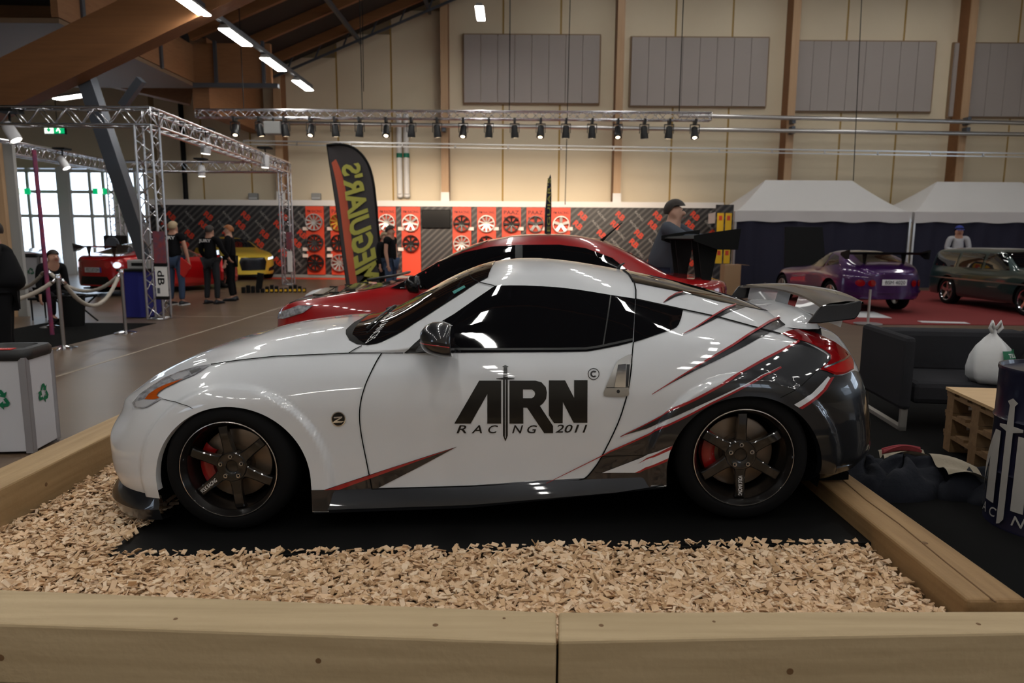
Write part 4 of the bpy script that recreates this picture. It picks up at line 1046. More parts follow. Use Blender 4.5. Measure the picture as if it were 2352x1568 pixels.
truss('truss_beam','rear top truss beam between the two far towers',T2+[-.15,0,zt-.145],(TX3-.15,T2[1],zt-.145))
truss('truss_beam','left top truss beam receding behind the exit sign',(TX3,T2[1]-.15,zt-.145),(TX3,T1[1]-1,zt-.145))
mat('spot_white',(.62,.62,.64),.4); mat('spot_lit',(1,1,1),.5,emit=(1,.93,.85),es=6)
def par(px,py,Y,rx,lb):
    c=ony(px,py,Y); t=thing('spotlight',lb,'spotlight',tuple(c),group='white spotlights on the stage truss')
    L=.34; ca,sa=math.sin(rx),math.cos(rx)
    def P(h,q=0): return (ca*h,0,-sa*h)
    MB().tube([P(-L*.5),P(-L*.45),P(-.05),P(L*.5)],[.05,.085,.10,.105],14).build('can','spot_white',t,smooth=True,ang=50)
    MB().tube([P(L*.5),P(L*.5+.004)],.092,14).build('lens','spot_lit',t)
    MB().tube([(0,0,.38),(0,0,.12),(0,.0,0)],.02,6).build('yoke','black_matte',t); MB().box((-.16,-.16,.32),(.16,.16,.37)).build('clamp','black_matte',t)
    return t
par(25,302,T1[1],.5,'white spotlight on the front truss beam at the left edge')
par(473,335,16.,-.1,'white spotlight under the middle of the receding side beam')
par(610,370,19.6,-.1,'white spotlight under the far end of the receding side beam')
par(145,373,TX3*F/(145-CX),.5,'white spotlight tilted sideways on the left truss beam')
par(463,392,T2[1],0,'white spotlight pointing straight down from the rear truss beam')
# price board on the near tower
c=T1+[.17,-.18,0]; t=thing('sign_board','white sign board with black lettering strapped to the near truss tower','sign',tuple(c))
zb=ony(378,680,c[1])[2];zh=ony(378,612,c[1])[2]
MB().box((-.10,-.02,zb),(.10,.02,zh)).build('board','white_paint',t); text_obj('dB','lettering','black_matte',t,(0,-.022,zh-.20),(0,0,-1),(1,0,0),width=.26,height=.12,offset=.02)
MB().box((-.08,-.0215,zb+.05),(-.03,-.0205,zh-.38)).build('small_print','steel_grey',t)
MB().box((-.11,-.025,zb-.06),(.11,.03,zb)).build('clamp','black_matte',t); MB().box((-.11,-.025,zh),(.11,.03,zh+.06)).build('clamp','black_matte',t)
mat('poster_red',(.30,.03,.02),.5,noise=(9,.6,(1,1,1),(.05,.06,.10)))
MB().box((-.10,-.018,zh+.06),(.10,.018,zh+.62)).build('poster','poster_red',t)
c=T2+[.12,-.18,0]; t=thing('sign_board','narrow pale sign strapped to the far right truss tower','sign',tuple(c)); zb=.42
MB().box((-.07,-.02,zb),(.07,.02,zb+.62)).build('board','white_paint',t); MB().box((-.08,-.02,zb+.68),(.08,.02,zb+1.2)).build('poster','poster_red',t)
# dark loudspeaker hung on the far left tower
c=ony(267,545,T2[1]-.35); t=thing('loudspeaker','dark box loudspeaker standing at the foot of the far left tower','loudspeaker',(c[0],T2[1]-.4,0))
MB().box((-.26,-.2,0),(.26,.2,c[2]+.06)).build('cabinet','black_matte',t,bevel=.02); MB().lathe([(0,-.21),(.2,-.21),(.22,-.2)],20,'y',(0,0,c[2]-.2)).build('grille','steel_grey',t)

# ================================================================ lighting truss with its row of spotlights
LY=19.5
a=ony(452,261,LY);b=ony(1632,268,LY); a[2]=b[2]=(a[2]+b[2])/2
lt=truss('lighting_truss','long silver lighting truss hanging in front of the back wall with black spotlights','truss' and a if False else a,b,.22,.45,.02) if False else truss('lighting_truss','long silver lighting truss hanging in front of the back wall with black spotlights',a,b,.20,.45,.02)
for px in (560,832,1170,1560):
    x=ony(px,250,LY)[0]; MB().tube([(x-a[0],0,.1),(x-a[0],0,roofz(x)-.2-a[2])],.012,6).build('hoist_cable','black_matte',lt)
pxs=[540,597,655,714,770,826,887,945,1004,1064,1123,1182,1242,1300,1360,1419,1480,1537,1596]
nm_=['first','second','third','fourth','fifth','sixth','seventh','eighth','ninth','tenth','eleventh','twelfth','thirteenth','fourteenth','fifteenth','sixteenth','seventeenth','eighteenth','last']
mat('spot_black',(.012,.012,.013),.45); mat('spot_warm',(1,.8,.6),.5,emit=(1,.78,.52),es=9)
zc=a[2]-.10
for i,px in enumerate(pxs):
    x=ony(px,288,LY)[0]; az=nr.uniform(-.5,.5); tl=nr.uniform(.5,.95)
    t=thing('stage_spotlight','%s black stage spotlight from the left on the long lighting truss'%nm_[i],'spotlight',(x,LY,zc),group='black spotlights on the lighting truss')
    MB().box((-.03,-.125,-.10),(.03,.125,.03)).build('clamp','spot_black',t)
    yk=MB(); yk.bar((-.12,0,-.11),(.12,0,-.11),.05,.02); yk.bar((-.12,0,-.10),(-.12,0,-.34),.015,.05,(0,1,0)); yk.bar((.12,0,-.10),(.12,0,-.34),.015,.05,(0,1,0)); yk.build('yoke','spot_black',t)
    d=np.array((math.sin(az)*math.sin(tl)*.4,-math.sin(tl)*.15+ (.25 if i%3 else -.35),-math.cos(tl)-.25)); d/=np.linalg.norm(d); c=np.array((0,0,-.30))
    MB().tube([c-d*.16,c-d*.12,c+d*.02,c+d*.04,c+d*.17],[.05,.085,.09,.10,.105],14).build('can','spot_black',t,smooth=True,ang=50)
    MB().tube([c+d*.168,c+d*.172],.055,12).build('lens','spot_warm',t)
    if 3<=i<=18:
        l=bpy.data.lights.new('beam','SPOT'); l.energy=420; l.spot_size=R(70); l.spot_blend=1; l.color=(1,.80,.60); l.shadow_soft_size=.08
        lo=bpy.data.objects.new('beam',l); col.objects.link(lo); lo.parent=t; tgt=np.array((0,7.0,-3.3)); lo.location=tuple(c+d*.25)
        lo.rotation_euler=Vector(tgt).to_track_quat('-Z','Y').to_euler()
cx=ony(628,287,LY)[0]
t=thing('projector_box','flat grey projector box hanging between the spotlights','projector',(cx,LY,zc)); MB().box((-.22,-.15,-.42),(.22,.15,-.10)).build('case','lamp_case',t,bevel=.02); MB().bar((0,0,0),(0,0,-.1),.04,.04).build('clamp','spot_black',t)

# ================================================================ wheel shop banner wall
mat('banner_dark',(.02,.02,.022),.45)
nt=M['banner_dark'].node_tree; b_=nt.nodes['Principled BSDF']; tc=nt.nodes.new('ShaderNodeTexCoord'); mp=nt.nodes.new('ShaderNodeMapping'); mp.inputs['Rotation'].default_value=(0,R(-48),0); wv=nt.nodes.new('ShaderNodeTexWave'); wv.inputs['Scale'].default_value=1.9; wv.bands_direction='X'; wv.inputs['Distortion'].default_value=.4
rp=nt.nodes.new('ShaderNodeValToRGB'); rp.color_ramp.elements[0].color=(.012,.012,.014,1); rp.color_ramp.elements[1].color=(.075,.07,.068,1); rp.color_ramp.elements[0].position=.35
nt.links.new(tc.outputs['Object'],mp.inputs[0]); nt.links.new(mp.outputs[0],wv.inputs['Vector']); nt.links.new(wv.outputs['Fac'],rp.inputs[0]); nt.links.new(rp.outputs[0],b_.inputs['Base Color'])
mat('banner_red',(.55,.045,.018),.5); mat('panel_red',(.62,.055,.02),.5); mat('print_white',(.30,.29,.28),.6); mat('print_dark',(.10,.012,.008),.6)
mat('wheel_silver',(.62,.60,.57),.3,metal=.8); mat('wheel_black',(.012,.012,.012),.25,coat=.6); mat('wheel_gun',(.10,.10,.10),.3,metal=.8); mat('wheel_gold',(.55,.30,.05),.3,metal=.9); mat('tag_white',(.75,.65,.6),.5)
DY=26.2
X0=ony(345,550,DY)[0];X1=ony(1655,550,DY)[0];Zt=ony(1000,474,DY)[2]
bw=thing('banner_wall','long dark striped exhibition wall printed with red logos under the hall wall','display wall',((X0+X1)/2,DY,0)); bc=(X0+X1)/2
MB().box((X0-bc,0,.0),(X1-bc,.12,Zt)).build('banner','banner_dark',bw)
MB().box((X0-bc-.05,-.03,Zt),(X1-bc+.05,.16,Zt+.20)).build('top_rail','white_paint',bw)
MB().box((X0-bc,-.02,0),(X1-bc,0,.10)).build('plinth','lamp_case',bw)
o=MB().box((X0,DY-1.2,0),(X1,DY-.3,.003)).build('carpet_strip','panel_red'); tag(o,'narrow red carpet strip along the foot of the banner wall','carpet')
vs,fs,sz=text_mesh('RB',0,.04); lme=bpy.data.meshes.new('logo_print'); k_=.27
lme.from_pydata([((p[0]-sz[0]/2)*k_*1.15,0,(p[1]-sz[1]/2)*k_) for p in vs],[],fs); lme.materials.append(M['banner_red'])
vs,fs,sz=text_mesh('RACING',0,.0); lm2=bpy.data.meshes.new('logo_print'); lm2.from_pydata([((p[0]-sz[0]/2)*.12,0,(p[1]-sz[1]/2)*.12) for p in vs],[],fs); lm2.materials.append(M['print_white'])
reds=[(704,745),(760,800),(870,910),(923,966),(968,1035),(1040,1082),(1096,1139),(1153,1196),(1209,1250),(1266,1309)]
def inred(px): return any(a_-8<px<b_+8 for a_,b_ in reds)
cnt=0
for row in range(-4,16):
    for k in range(0,9):
        px=350+row*86+k*21.5+ (10 if k%2 else 0); py=622-k*21.
        if not(356<px<1645) or py<486 or py>615 or inred(px): continue
        c=ony(px,py,DY-.012); red_=True
        o=bpy.data.objects.new('logo_print',lme); col.objects.link(o); o.parent=bw; o.location=(c[0]-bc,-.008,c[2]); o.rotation_euler=(0,R(42),0)
        px2=px+43; 
        if 356<px2<1645 and not inred(px2):
            c=ony(px2,py,DY-.012); o=bpy.data.objects.new('logo_print',lm2); col.objects.link(o); o.parent=bw; o.location=(c[0]-bc,-.008,c[2]); o.rotation_euler=(0,R(48),0)
# wheels on red panels
def wheel_proto(ns,m,rimm=None,dish=.1):
    r_=.305; t=thing('display_wheel',None,'wheel')
    MB().lathe([(r_-.03,.16),(r_,.15),(r_,.02),(r_-.005,0),(r_-.03,.0),(r_-.035,.03),(r_-.05,.10)],36,'y').build('rim',rimm or m,t,smooth=True,ang=40)
    sp=MB()
    for k in range(ns):
        a=math.pi/2+2*math.pi*k/ns; ca,sa=math.cos(a),math.sin(a); wd=.22/ns*1.2
        P=lambda q,w_,y:(q*ca-w_*sa,y,q*sa+w_*ca)
        sp.add([P(.03,-wd*.8,.045),P(.03,wd*.8,.045),P(r_-.03,wd,.02),P(r_-.03,-wd,.02),P(.03,-wd*.8,.08),P(.03,wd*.8,.08),P(r_-.03,wd,.06),P(r_-.03,-wd,.06)],[(0,1,2,3),(7,6,5,4),(0,4,5,1),(1,5,6,2),(2,6,7,3),(3,7,4,0)])
    tag(sp.build('spokes',m,t),kind='stuff')
    MB().lathe([(0,.03),(.045,.03),(.06,.05),(.06,.08)],16,'y').build('cap',m,t,smooth=True,ang=40)
    return t
wp={}
spec=[('silver',10),('black',8),('gold',10),('silver5',5),('silver7',7),('gun',10),('gun5',5)]
def get_wheel(kind):
    ms={'silver':('wheel_silver',10),'black':('wheel_black',8),'gold':('wheel_gold',10),'silver5':('wheel_silver',5),'silver7':('wheel_silver',7),'gun':('wheel_gun',10),'gun5':('wheel_gun',5)}[kind]
    if kind not in wp: wp[kind]=wheel_proto(ms[1],ms[0]); return wp[kind]
    return dup(wp[kind])
colw=[['silver','gun','black'],['gold','black','silver'],['silver','black','silver'],['silver7','black','silver'],None,['black','silver','black'],['silver','black','gun'],['black','silver','black'],['gun5','silver','black'],['silver5','black','silver']]
desc={'silver':'silver ten spoke','gun':'dark grey ten spoke','black':'black','gold':'gold ten spoke','silver7':'silver seven spoke','silver5':'silver five spoke','gun5':'dark grey five spoke'}
ordn=['first','second','third','fourth','','fifth','sixth','seventh','eighth','ninth']
for i,((pa,pb),cw) in enumerate(zip(reds,colw)):
    if cw is None:
        a=ony(pa,481,DY-.1);b=ony(pb,523,DY-.1); t=thing('television','black flat television on the banner wall between the red wheel panels','television',((a[0]+b[0])/2,DY-.085,b[2])); w2=(b[0]-a[0])/2; hh=a[2]-b[2]
        MB().box((-w2,-.04,0),(w2,.08,hh)).build('case','black_matte',t); MB().box((-w2+.03,-.045,.04),(w2-.03,-.04,hh-.03)).build('screen','black_gloss',t); continue
    a=ony(pa,550,DY-.06)[0];b=ony(pb,550,DY-.06)[0]; cx=(a+b)/2
    t=thing('wheel_panel','%s red wheel display panel from the left on the banner wall'%ordn[i],'display panel',(cx,DY-.05,.10),group='red wheel panels')
    MB().box((a-cx,-.02,.0),(b-cx,.045,Zt-.12)).build('board','panel_red',t)
    text_obj('PM RACING' if i not in (1,7,8) else 'PAAZ','lettering','print_dark',t,(0,-.022,Zt-.30),(1,0,0),(0,0,1),width=(b-a)*.82,height=.10 if i not in (1,7,8) else .14,offset=.02)
    if i in (1,7,8): text_obj('RACING','lettering','print_dark',t,(0,-.022,Zt-.50),(1,0,0),(0,0,1),width=(b-a)*.82,height=.09,offset=.04)
    for r_,(py,kind) in enumerate(zip((510,557,603),cw)):
        if i>2 and r_==2: continue
        if i==2 and r_==2: continue
        z=ony((pa+pb)/2,py+ (i*.6),DY-.2)[2]
        wo=get_wheel(kind); wo.location=(cx,DY-.235,z); wo.rotation_euler=(0,0,0)
        wo['label']='%s display wheel, %s row, on the %s red panel'%(desc[kind],['top','middle','bottom'][r_],ordn[i]); wo['group']='wheels on the red panels'
        pt=ony(pa-2 if i<5 else pb,py+15 if r_<2 else py-16,DY-.08)
        o=MB().box((-.10,-.01,-.06),(.10,.01,.06)).build('price_tag','tag_white',t); o.location=(pt[0]-cx,-.05,pt[2]-.1)
# yellow and red banner at the right end
c=ony(1660,580,21.9); t=thing('banner_stand','black banner stand with two yellow bands beside the white tent','banner',(c[0],21.9,0))
zt2=ony(1662,470,21.9)[2]; mat('banner_yellow',(.70,.42,.01),.5)
MB().box((-.27,0,.05),(.27,.03,zt2)).build('cloth','banner_dark',t); MB().box((-.3,-.1,0),(.3,.12,.05)).build('base','black_matte',t)
for x0_,x1_ in ((-.22,-.02),(.03,.22)): MB().box((x0_,-.008,.75),(x1_,-.002,zt2-.25)).build('yellow_band','banner_yellow',t)
for x_ in (-.12,.125):
    for z_ in (1.0,1.5,2.05): MB().box((x_-.05,-.014,z_),(x_+.05,-.009,z_+.14)).build('print_mark','banner_red',t)

# ================================================================ feather flags
mat('flag_grey',(.045,.04,.042),.7); mat('flag_orange',(.52,.10,.05),.7); mat('flag_yellow',(.42,.40,.075),.7); mat('flag_navy',(.01,.012,.03),.7)
FY=17.6
lf=smooth_poly([(750,333),(757,385),(768,460),(780,545),(792,625),(800,674)],k=4); rt=smooth_poly([(750,333),(782,331),(815,341),(840,366),(855,402),(863,455),(869,525),(876,600),(884,668)],k=6)
def pl(P,u): 
    P=np.array(P); L=np.concatenate([[0],np.cumsum(np.hypot(*np.diff(P,axis=0).T))]); L/=L[-1]; return np.array((np.interp(u,L,P[:,0]),np.interp(u,L,P[:,1])))
fb=ony(842,672,FY); t=thing('feather_flag','tall dark feather flag with yellow mirrored lettering and an orange band','flag',(fb[0],FY,0))
def fp(u,v,dy=0):
    p=pl(lf,u)*(1-v)+pl(rt,u)*v; q=ony(p[0],p[1],FY); return (q[0]-fb[0],.06*math.sin(3*v+4*u)+dy,q[2])
us=np.linspace(.0,1,40);vs_=np.linspace(0,1,14)
mb=MB(); mb.grid([[fp(u,v) for v in vs_] for u in us]); mb.grid([[fp(u,v,.012) for v in vs_] for u in us],flip=True); mb.build('cloth','flag_grey',t,smooth=True)
mb=MB(); mb.grid([[fp(u,v,-.006) for v in (.10,.2,.30)] for u in np.linspace(.13,.985,30)]); mb.build('orange_band','flag_orange',t,smooth=True)
mb=MB(); mb.tube([fp(u,1,.006) for u in np.linspace(0,1,40)]+[(fp(1,1)[0]+.02,0,.1)],.03,8); mb.build('pole','black_matte',t,smooth=True)
mb=MB(); mb.tube([fp(u,0,.006) for u in np.linspace(0,1,20)],.012,6); mb.build('hem','black_matte',t,smooth=True)
MB().box((-.2,-.35,0),(.7,.35,.05)).build('base','black_matte',t)
vs2,fs2,sz2=text_mesh("MEGUIAR'S",0,.035); P=[]
for a_,b__ in vs2/sz2:
    l=np.array((822,664))*(1-a_)+np.array((785,380))*a_; r2=np.array((876,632))*(1-a_)+np.array((829,372))*a_
    p=l*(1-b__)+r2*b__
    lo=ony(*p,FY); P.append((lo[0]-fb[0],-.075,lo[2]))
# lay lettering on the cloth depth
MB().add([(x,y+ .0,z) for x,y,z in P],fs2).build('lettering','flag_yellow',t,recalc=False)
c=ony(1258,530,18.6); zt3=ony(1262,400,18.6)[2]; t=thing('feather_flag','narrow navy feather flag seen nearly edge on behind the red sedan','flag',(c[0],18.6,0))
w_=.10
prof=[(-.09,.3),(.07,.3),(.085,1.6),(.09,2.2),(.085,2.6),(.07,zt3-.08),(.05,zt3),(.0,zt3-.12),(-.04,zt3-.5),(-.06,zt3-1.)]
mb=MB(); mb.prism(prof,-.02,.02,'y'); mb.build('cloth','flag_navy',t); MB().tube([(-.08,0,0),(-.075,0,1.5),(-.05,0,zt3-.8),(.0,0,zt3-.1)],.016,8).build('pole','black_matte',t,smooth=True); MB().box((-.3,-.3,0),(.3,.3,.04)).build('base','black_matte',t)
text_obj("MEGUIAR'S",'lettering','flag_yellow',t,(.02,-.022,(zt3+1.1)/2+.1),(0,0,1),(-1,0,0),width=zt3-1.5,height=.08)

# ================================================================ tents
mat('tent_white',(.60,.585,.575),.7,bump=(3,.25)); mat('tent_navy',(.012,.012,.030),.8,bump=(5,.3))
def tent(label,x0_,x1_,y0,zev,zrg,rx0,rx1):
    t=thing('canopy_tent',label,'tent',((x0_+x1_)/2,y0,0),group='white canopy tents'); cx=(x0_+x1_)/2; dp=3.0; a,b=x0_-cx,x1_-cx
    n=14; g=[]
    ym=dp/2
    def canopy(u,v):
        # v 0 front eave ..1 ridge ; concave hip
        ex=a+(b-a)*u; rx=(rx0-cx)+(rx1-rx0)*u; k=v; z=zev+(zrg-zev)*(k**1.25)
        return (ex+(rx-ex)*k, ym*k, z)
    mb=MB(); mb.grid([[canopy(u,v) for v in np.linspace(0,1,n)] for u in np.linspace(0,1,30)])
    mb.grid([[(p[0],dp-p[1],p[2]) for p in [canopy(u,v) for v in np.linspace(0,1,n)]] for u in np.linspace(0,1,30)])
    for e,s_ in ((a,rx0-cx),(b,rx1-cx)):
        mb.grid([[ (e+(s_-e)*v, (ym*v)*(1-w2)+(dp-ym*v)*w2, zev+(zrg-zev)*v**1.25) for v in np.linspace(0,1,n)] for w2 in np.linspace(0,1,8)])
    mb.build('canopy','tent_white',t,smooth=True,ang=30)
    mb=MB(); m_=40
    for pts in ([(a+(b-a)*k/m_,-.01) for k in range(m_+1)],[(a-.01,dp*k/12) for k in range(13)],[(b+.01,dp*k/12) for k in range(13)]):
        mb.grid([[(x,y+.02*math.sin(x*4+z*2),z+ (0.02*math.sin(x*5) if z<zev else 0)) for z in (zev+.03,zev-.15,zev-.30)] for x,y in pts])
    mb.build('valance','tent_white',t,smooth=True)
    mb=MB(); mb.grid([[(a+(b-a)*k/60,.06+.05*math.sin(k*.9)*math.sin(k*.23),z) for z in (zev-.2,1.2,.0)] for k in range(61)]); mb.build('side_wall','tent_navy',t,smooth=True)
    for x in (a+.04,b-.04): MB().box((x-.03,.0,0),(x+.03,.06,zev)).build('leg','galv',t)
TY=22.5
xa=ony(1688,487,TY)[0];xb=ony(2098,487,TY)[0]; zev=ony(1900,487,TY)[2]; zrg=ony(1860,414,TY+1.5)[2]
tent('left white peaked canopy tent with dark navy side wall',xa,xb-.03,TY,zev,zrg,ony(1758,415,TY+1.5)[0],ony(1957,418,TY+1.5)[0])
tent('right white peaked canopy tent cut off by the picture edge',xb+.03,xb+5.9,TY,zev,zrg-.02,ony(2152,420,TY+1.5)[0],ony(2152,420,TY+1.5)[0]+2.8)
mat('cardboard',(.32,.20,.11),.8)
c=onz(1680,660,0); t=thing('cardboard_box','open tall cardboard box in front of the left tent corner','box',(ony(1678,640,19.)[0],19.,0)); zt4=ony(1678,607,19.)[2]
MB().box((-.23,-.2,0),(.2,.2,zt4)).build('body','cardboard',t); MB().add([(.2,-.2,zt4),(.2,.2,zt4),(.42,.2,zt4-.02),(.42,-.2,zt4-.02),(.2,-.2,zt4+.006),(.2,.2,zt4+.006),(.42,.2,zt4-.014),(.42,-.2,zt4-.014)],[(0,1,2,3),(4,5,6,7),(0,3,7,4),(1,2,6,5),(2,3,7,6),(0,1,5,4)]).build('flap','cardboard',t)
# carpets
mat('carpet_red',(.17,.012,.012),.9); mat('carpet_black',(.006,.006,.006),.95,spec=.1); mat('paper',(.55,.55,.57),.7)
a=onz(1972,746,0)
o=MB().box((-3,-2,0),(9,6.4,.012)).build('red_carpet','carpet_red'); o.location=(a[0]+2.9,a[1]+2.05,0); tag(o,'dark red carpet under the purple coupe and green wagon','carpet')
o=MB().box((0,0,0),(6,6.5,.012)).build('black_carpet','carpet_black'); o.location=(1.92,1.2,0); tag(o,'black carpet under the grey sofa and pallet table','carpet')
o=MB().box((0,0,0),(1.9,3.2,.003)).build('black_carpet','carpet_black'); o.location=(-8.1,9.1,0); tag(o,'black carpet beyond the chrome rope posts','carpet')
m_=MB(); q=[onz(1975,742,.02),onz(1998,712,.02),onz(2028,716,.02),onz(2010,726,.02)]
for k,(px,py,lb) in enumerate(((1990,722,'white paper sheet lying left of the purple coupe on red carpet'),(2160,740,'white paper sheets lying at the front edge of the red carpet'))):
    c=onz(px,py,.015); o=MB().box((-.35 if k else -.3,-.12 if k else -.6,0),(.45 if k else .3,.12 if k else .6,.006)).build('paper_sheet','paper'); o.location=(c[0],c[1],.014); o.rotation_euler=(0,0,-.2); tag(o,lb,'paper')
# small sign post by the carpet
c=onz(1993,745,0); t=thing('sign_post','slim grey post on a round foot at the red carpet edge','post',(c[0],c[1],.012)); MB().tube([(0,0,0),(0,0,.62)],.022,8).build('pole','galv',t,smooth=True,ang=60); MB().lathe([(0,0),(.24,0),(.24,.01),(.04,.03),(0,.03)],24).build('foot','galv',t,smooth=True,ang=30)

# ================================================================ rope barrier
mat('rope',(.38,.34,.29),.85)
SP=[onz(147,800,0),onz(289,765,0),onz(118,752,0)]
labs=['nearest chrome rope post beside the recycling bin','right chrome rope post in front of the truss tower','rear chrome rope post behind the nearest one']
tops=[]
for p,lb in zip(SP,labs):
    t=thing('rope_post',lb,'barrier post',(p[0],p[1],0),group='chrome rope posts'); h_=.98
    MB().tube([(0,0,.02),(0,0,h_)],.026,14).build('pole','satin_chrome',t,smooth=True,ang=60)
    MB().lathe([(0,0),(.165,0),(.165,.012),(.10,.03),(.03,.045),(0,.045)],32).build('foot','chrome',t,smooth=True,ang=30)
    MB().lathe([(0,h_+.02),(.03,h_+.02),(.036,h_),(.036,h_-.04),(.028,h_-.05)],16).build('cap','chrome',t,smooth=True,ang=30)
    tops.append(np.array((p[0],p[1],h_-.05)))
def rope(a,b,sag,lb):
    pts=[]; n=34
    for k in range(n+1):
        u=k/n; p=a+(b-a)*u; p=p-np.array((0,0,sag*4*u*(1-u))); pts.append(p)
    c=pts[0].copy(); t=thing('barrier_rope',lb,'rope',tuple(c),group='grey barrier ropes')
    rr=[.026+.004*(k%2) for k in range(n-1)]
    MB().tube([p-c for p in pts[1:-1]],rr,10).build('rope','rope',t,smooth=True)
    for q0,q1 in ((0,1),(-1,-2)):
        d=(pts[q1]-pts[q0]); MB().tube([pts[q0]-c,pts[q1]-c+d*.3],[.018,.034],10).build('end_cap','chrome',t,smooth=True)
rope(tops[0]+[.03,.03,0],tops[1]-[.03,0,0],.42,'grey rope slung between the nearest and the right chrome post, lower one')
rope(tops[2]+[.03,0,0],tops[1]-[.03,-.03,0],.30,'grey rope slung between the rear and the right chrome post')
rope(tops[0]-[.03,0,0],tops[0]+[-1.25,-.55,0],.28,'grey rope leading from the nearest chrome post off the left edge')
rope(tops[2]-[.03,0,0],tops[2]+[-2.1,1.5,0],.35,'grey rope leading from the rear post back to the small bins')

# ================================================================ recycling bins
mat('bin_white',(.52,.52,.55),.4); mat('bin_alu',(.40,.40,.43),.35,metal=.7); mat('bin_black',(.015,.015,.016),.45); mat('label_red',(.50,.02,.015),.5); mat('recycle_green',(.0,.13,.055),.5)
def recycle_mark(t,cx,y,cz,s,rz=0):
    for k in range(3):
        a=k*2*math.pi/3; 
        pts=[(-.30,.28),(-.10,.62),(.16,.62),(.30,.40),(.46,.50),(.34,.10),(-.02,.22),(.12,.30),(.02,.44),(-.12,.18)]
        P=[]
        for x,z in pts:
            x2=x*math.cos(a)-z*math.sin(a); z2=x*math.sin(a)+z*math.cos(a); P.append((cx+x2*s,y,cz+z2*s))
        MB().add(P,[tuple(range(len(P)))]).build('recycle_arrow','recycle_green',t)
def bin_(label,loc_,rz,sc_=1.):
    t=thing('recycling_bin',label,'bin',loc_,rz,group='recycling bins'); w_=.20*sc_;d_=.20*sc_;h_=.74*sc_
    MB().prism([(-w_,-d_),(w_,-d_),(w_,d_),(-w_,d_)],.02,h_,'z').build('body','bin_white',t,bevel=.006)
    for x in (-w_,w_-.05*sc_): MB().box((x,-d_-.006,.01),(x+.05*sc_,-d_+.05,h_)).build('corner_profile','bin_alu',t)
    MB().box((-w_,d_-.05,.01),(w_,d_+.006,h_)).build('corner_profile','bin_alu',t)
    lid=MB(); lid.lathe([(.11*sc_,h_-.10),(.125*sc_,h_+.05*sc_),(.15*sc_,h_+.06*sc_)],24); 
    n=32; P=lambda q,z:[(q*max(-1,min(1,1.28*math.cos(2*math.pi*k/n))),q*max(-1,min(1,1.28*math.sin(2*math.pi*k/n))),z) for k in range(n)]
    rings=[P(w_*1.04,h_-.02),P(w_*1.08,h_+.0),P(w_*1.08,h_+.035*sc_),P(w_*1.0,h_+.06*sc_),P(w_*.72,h_+.062*sc_),P(w_*.62,h_+.03*sc_)]
    lid=MB(); lid.grid([r_+r_[:1] for r_ in rings]); lid.add(rings[-1],[tuple(range(n))]); lid.build('lid','bin_black',t,smooth=True,ang=40)
    MB().box((-.11*sc_,-d_-.004,h_+.064*sc_-.002),(.11*sc_,-d_+.07*sc_,h_+.066*sc_)).build('lid_label','label_red',t)
    text_obj('BRENNBART','label_lettering','white_print',t,(0,-d_+.033*sc_,h_+.0672*sc_),(1,0,0),(0,1,0),width=.17*sc_)
    recycle_mark(t,0,-d_-.008,h_*.58,.12*sc_)
    for k in range(3):
        a=k*2*math.pi/3; P=[]
        for x,z in [(-.30,.28),(-.10,.62),(.16,.62),(.30,.40),(.46,.50),(.34,.10),(-.02,.22),(.12,.30),(.02,.44),(-.12,.18)]:
            P.append((w_+.004,(x*math.cos(a)-z*math.sin(a))*.12*sc_,h_*.58+(x*math.sin(a)+z*math.cos(a))*.12*sc_))
        MB().add(P,[tuple(range(10))]).build('recycle_arrow','recycle_green',t)
    return t
p=onz(66,1028,0)
bin_('right white recycling bin with green arrows beside the left timber beam',(-3.57,5.0,0),.12,.93)
bin_('left white recycling bin cut off by the left edge of the picture',(-4.0,4.95,0),.12,.93)
p=onz(58,668,0); bin_('small distant white recycling bin behind the ropes, left of the pair',(p[0]-.22,19.2,0),.0,1.25); bin_('small distant white recycling bin behind the ropes, right of the pair',(p[0]+.33,19.2,0),.0,1.25)

# ================================================================ table, chair and odds behind the ropes
mat('cloth_blue',(.008,.010,.14),.8,bump=(8,.3))
c=onz(325,742,0); t=thing('draped_table','small table draped with a royal blue cloth beside the truss tower','table',(-6.95,13.4,0))
mb=MB(); mb.grid([[ (.23*math.copysign(abs(math.cos(a))**.5,math.cos(a))*(1+.03*math.sin(9*a)*(z<.6)),.42*math.copysign(abs(math.sin(a))**.5,math.sin(a))*(1+.03*math.sin(9*a)*(z<.6)),z) for a in np.linspace(0,2*math.pi,61)] for z in (.02,.4,.8,.86)]); mb.build('cloth','cloth_blue',t,smooth=True)
MB().box((-.25,-.44,.86),(.25,.44,.90)).build('table_top','black_matte',t)
t=thing('cash_box','dark box standing on the blue draped table','box',(-6.95,13.4,.90)); MB().box((-.2,-.15,0),(.2,.15,.16)).build('case','lamp_case',t,bevel=.01); MB().box((-.12,-.155,.05),(.12,-.15,.11)).build('front','black_matte',t)
def folding_stool(loc_):
    t=thing('folding_stool','black folding stool with crossed legs beneath the ropes','stool',loc_)
    MB().box((-.28,-.22,.44),(.28,.22,.48)).build('seat','black_matte',t,bevel=.01)
    for y in (-.2,.2):
        for s_ in (-1,1): MB().tube([(-.26*s_,y,0),(.26*s_,y,.45)],.014,6).build('leg','black_matte',t,smooth=True)
folding_stool((-7.65,12.4,0))
c=onz(170,748,0); t=thing('waste_basket','round black waste basket behind the rope posts','bin',(c[0],c[1],0)); MB().lathe([(0,0),(.16,0),(.20,.52),(.19,.52),(.15,.02),(0,.02)],28).build('bucket','black_matte',t,smooth=True,ang=40); MB().lathe([(.20,.50),(.212,.51),(.212,.53),(.195,.53)],28).build('rim','black_gloss',t,smooth=True)
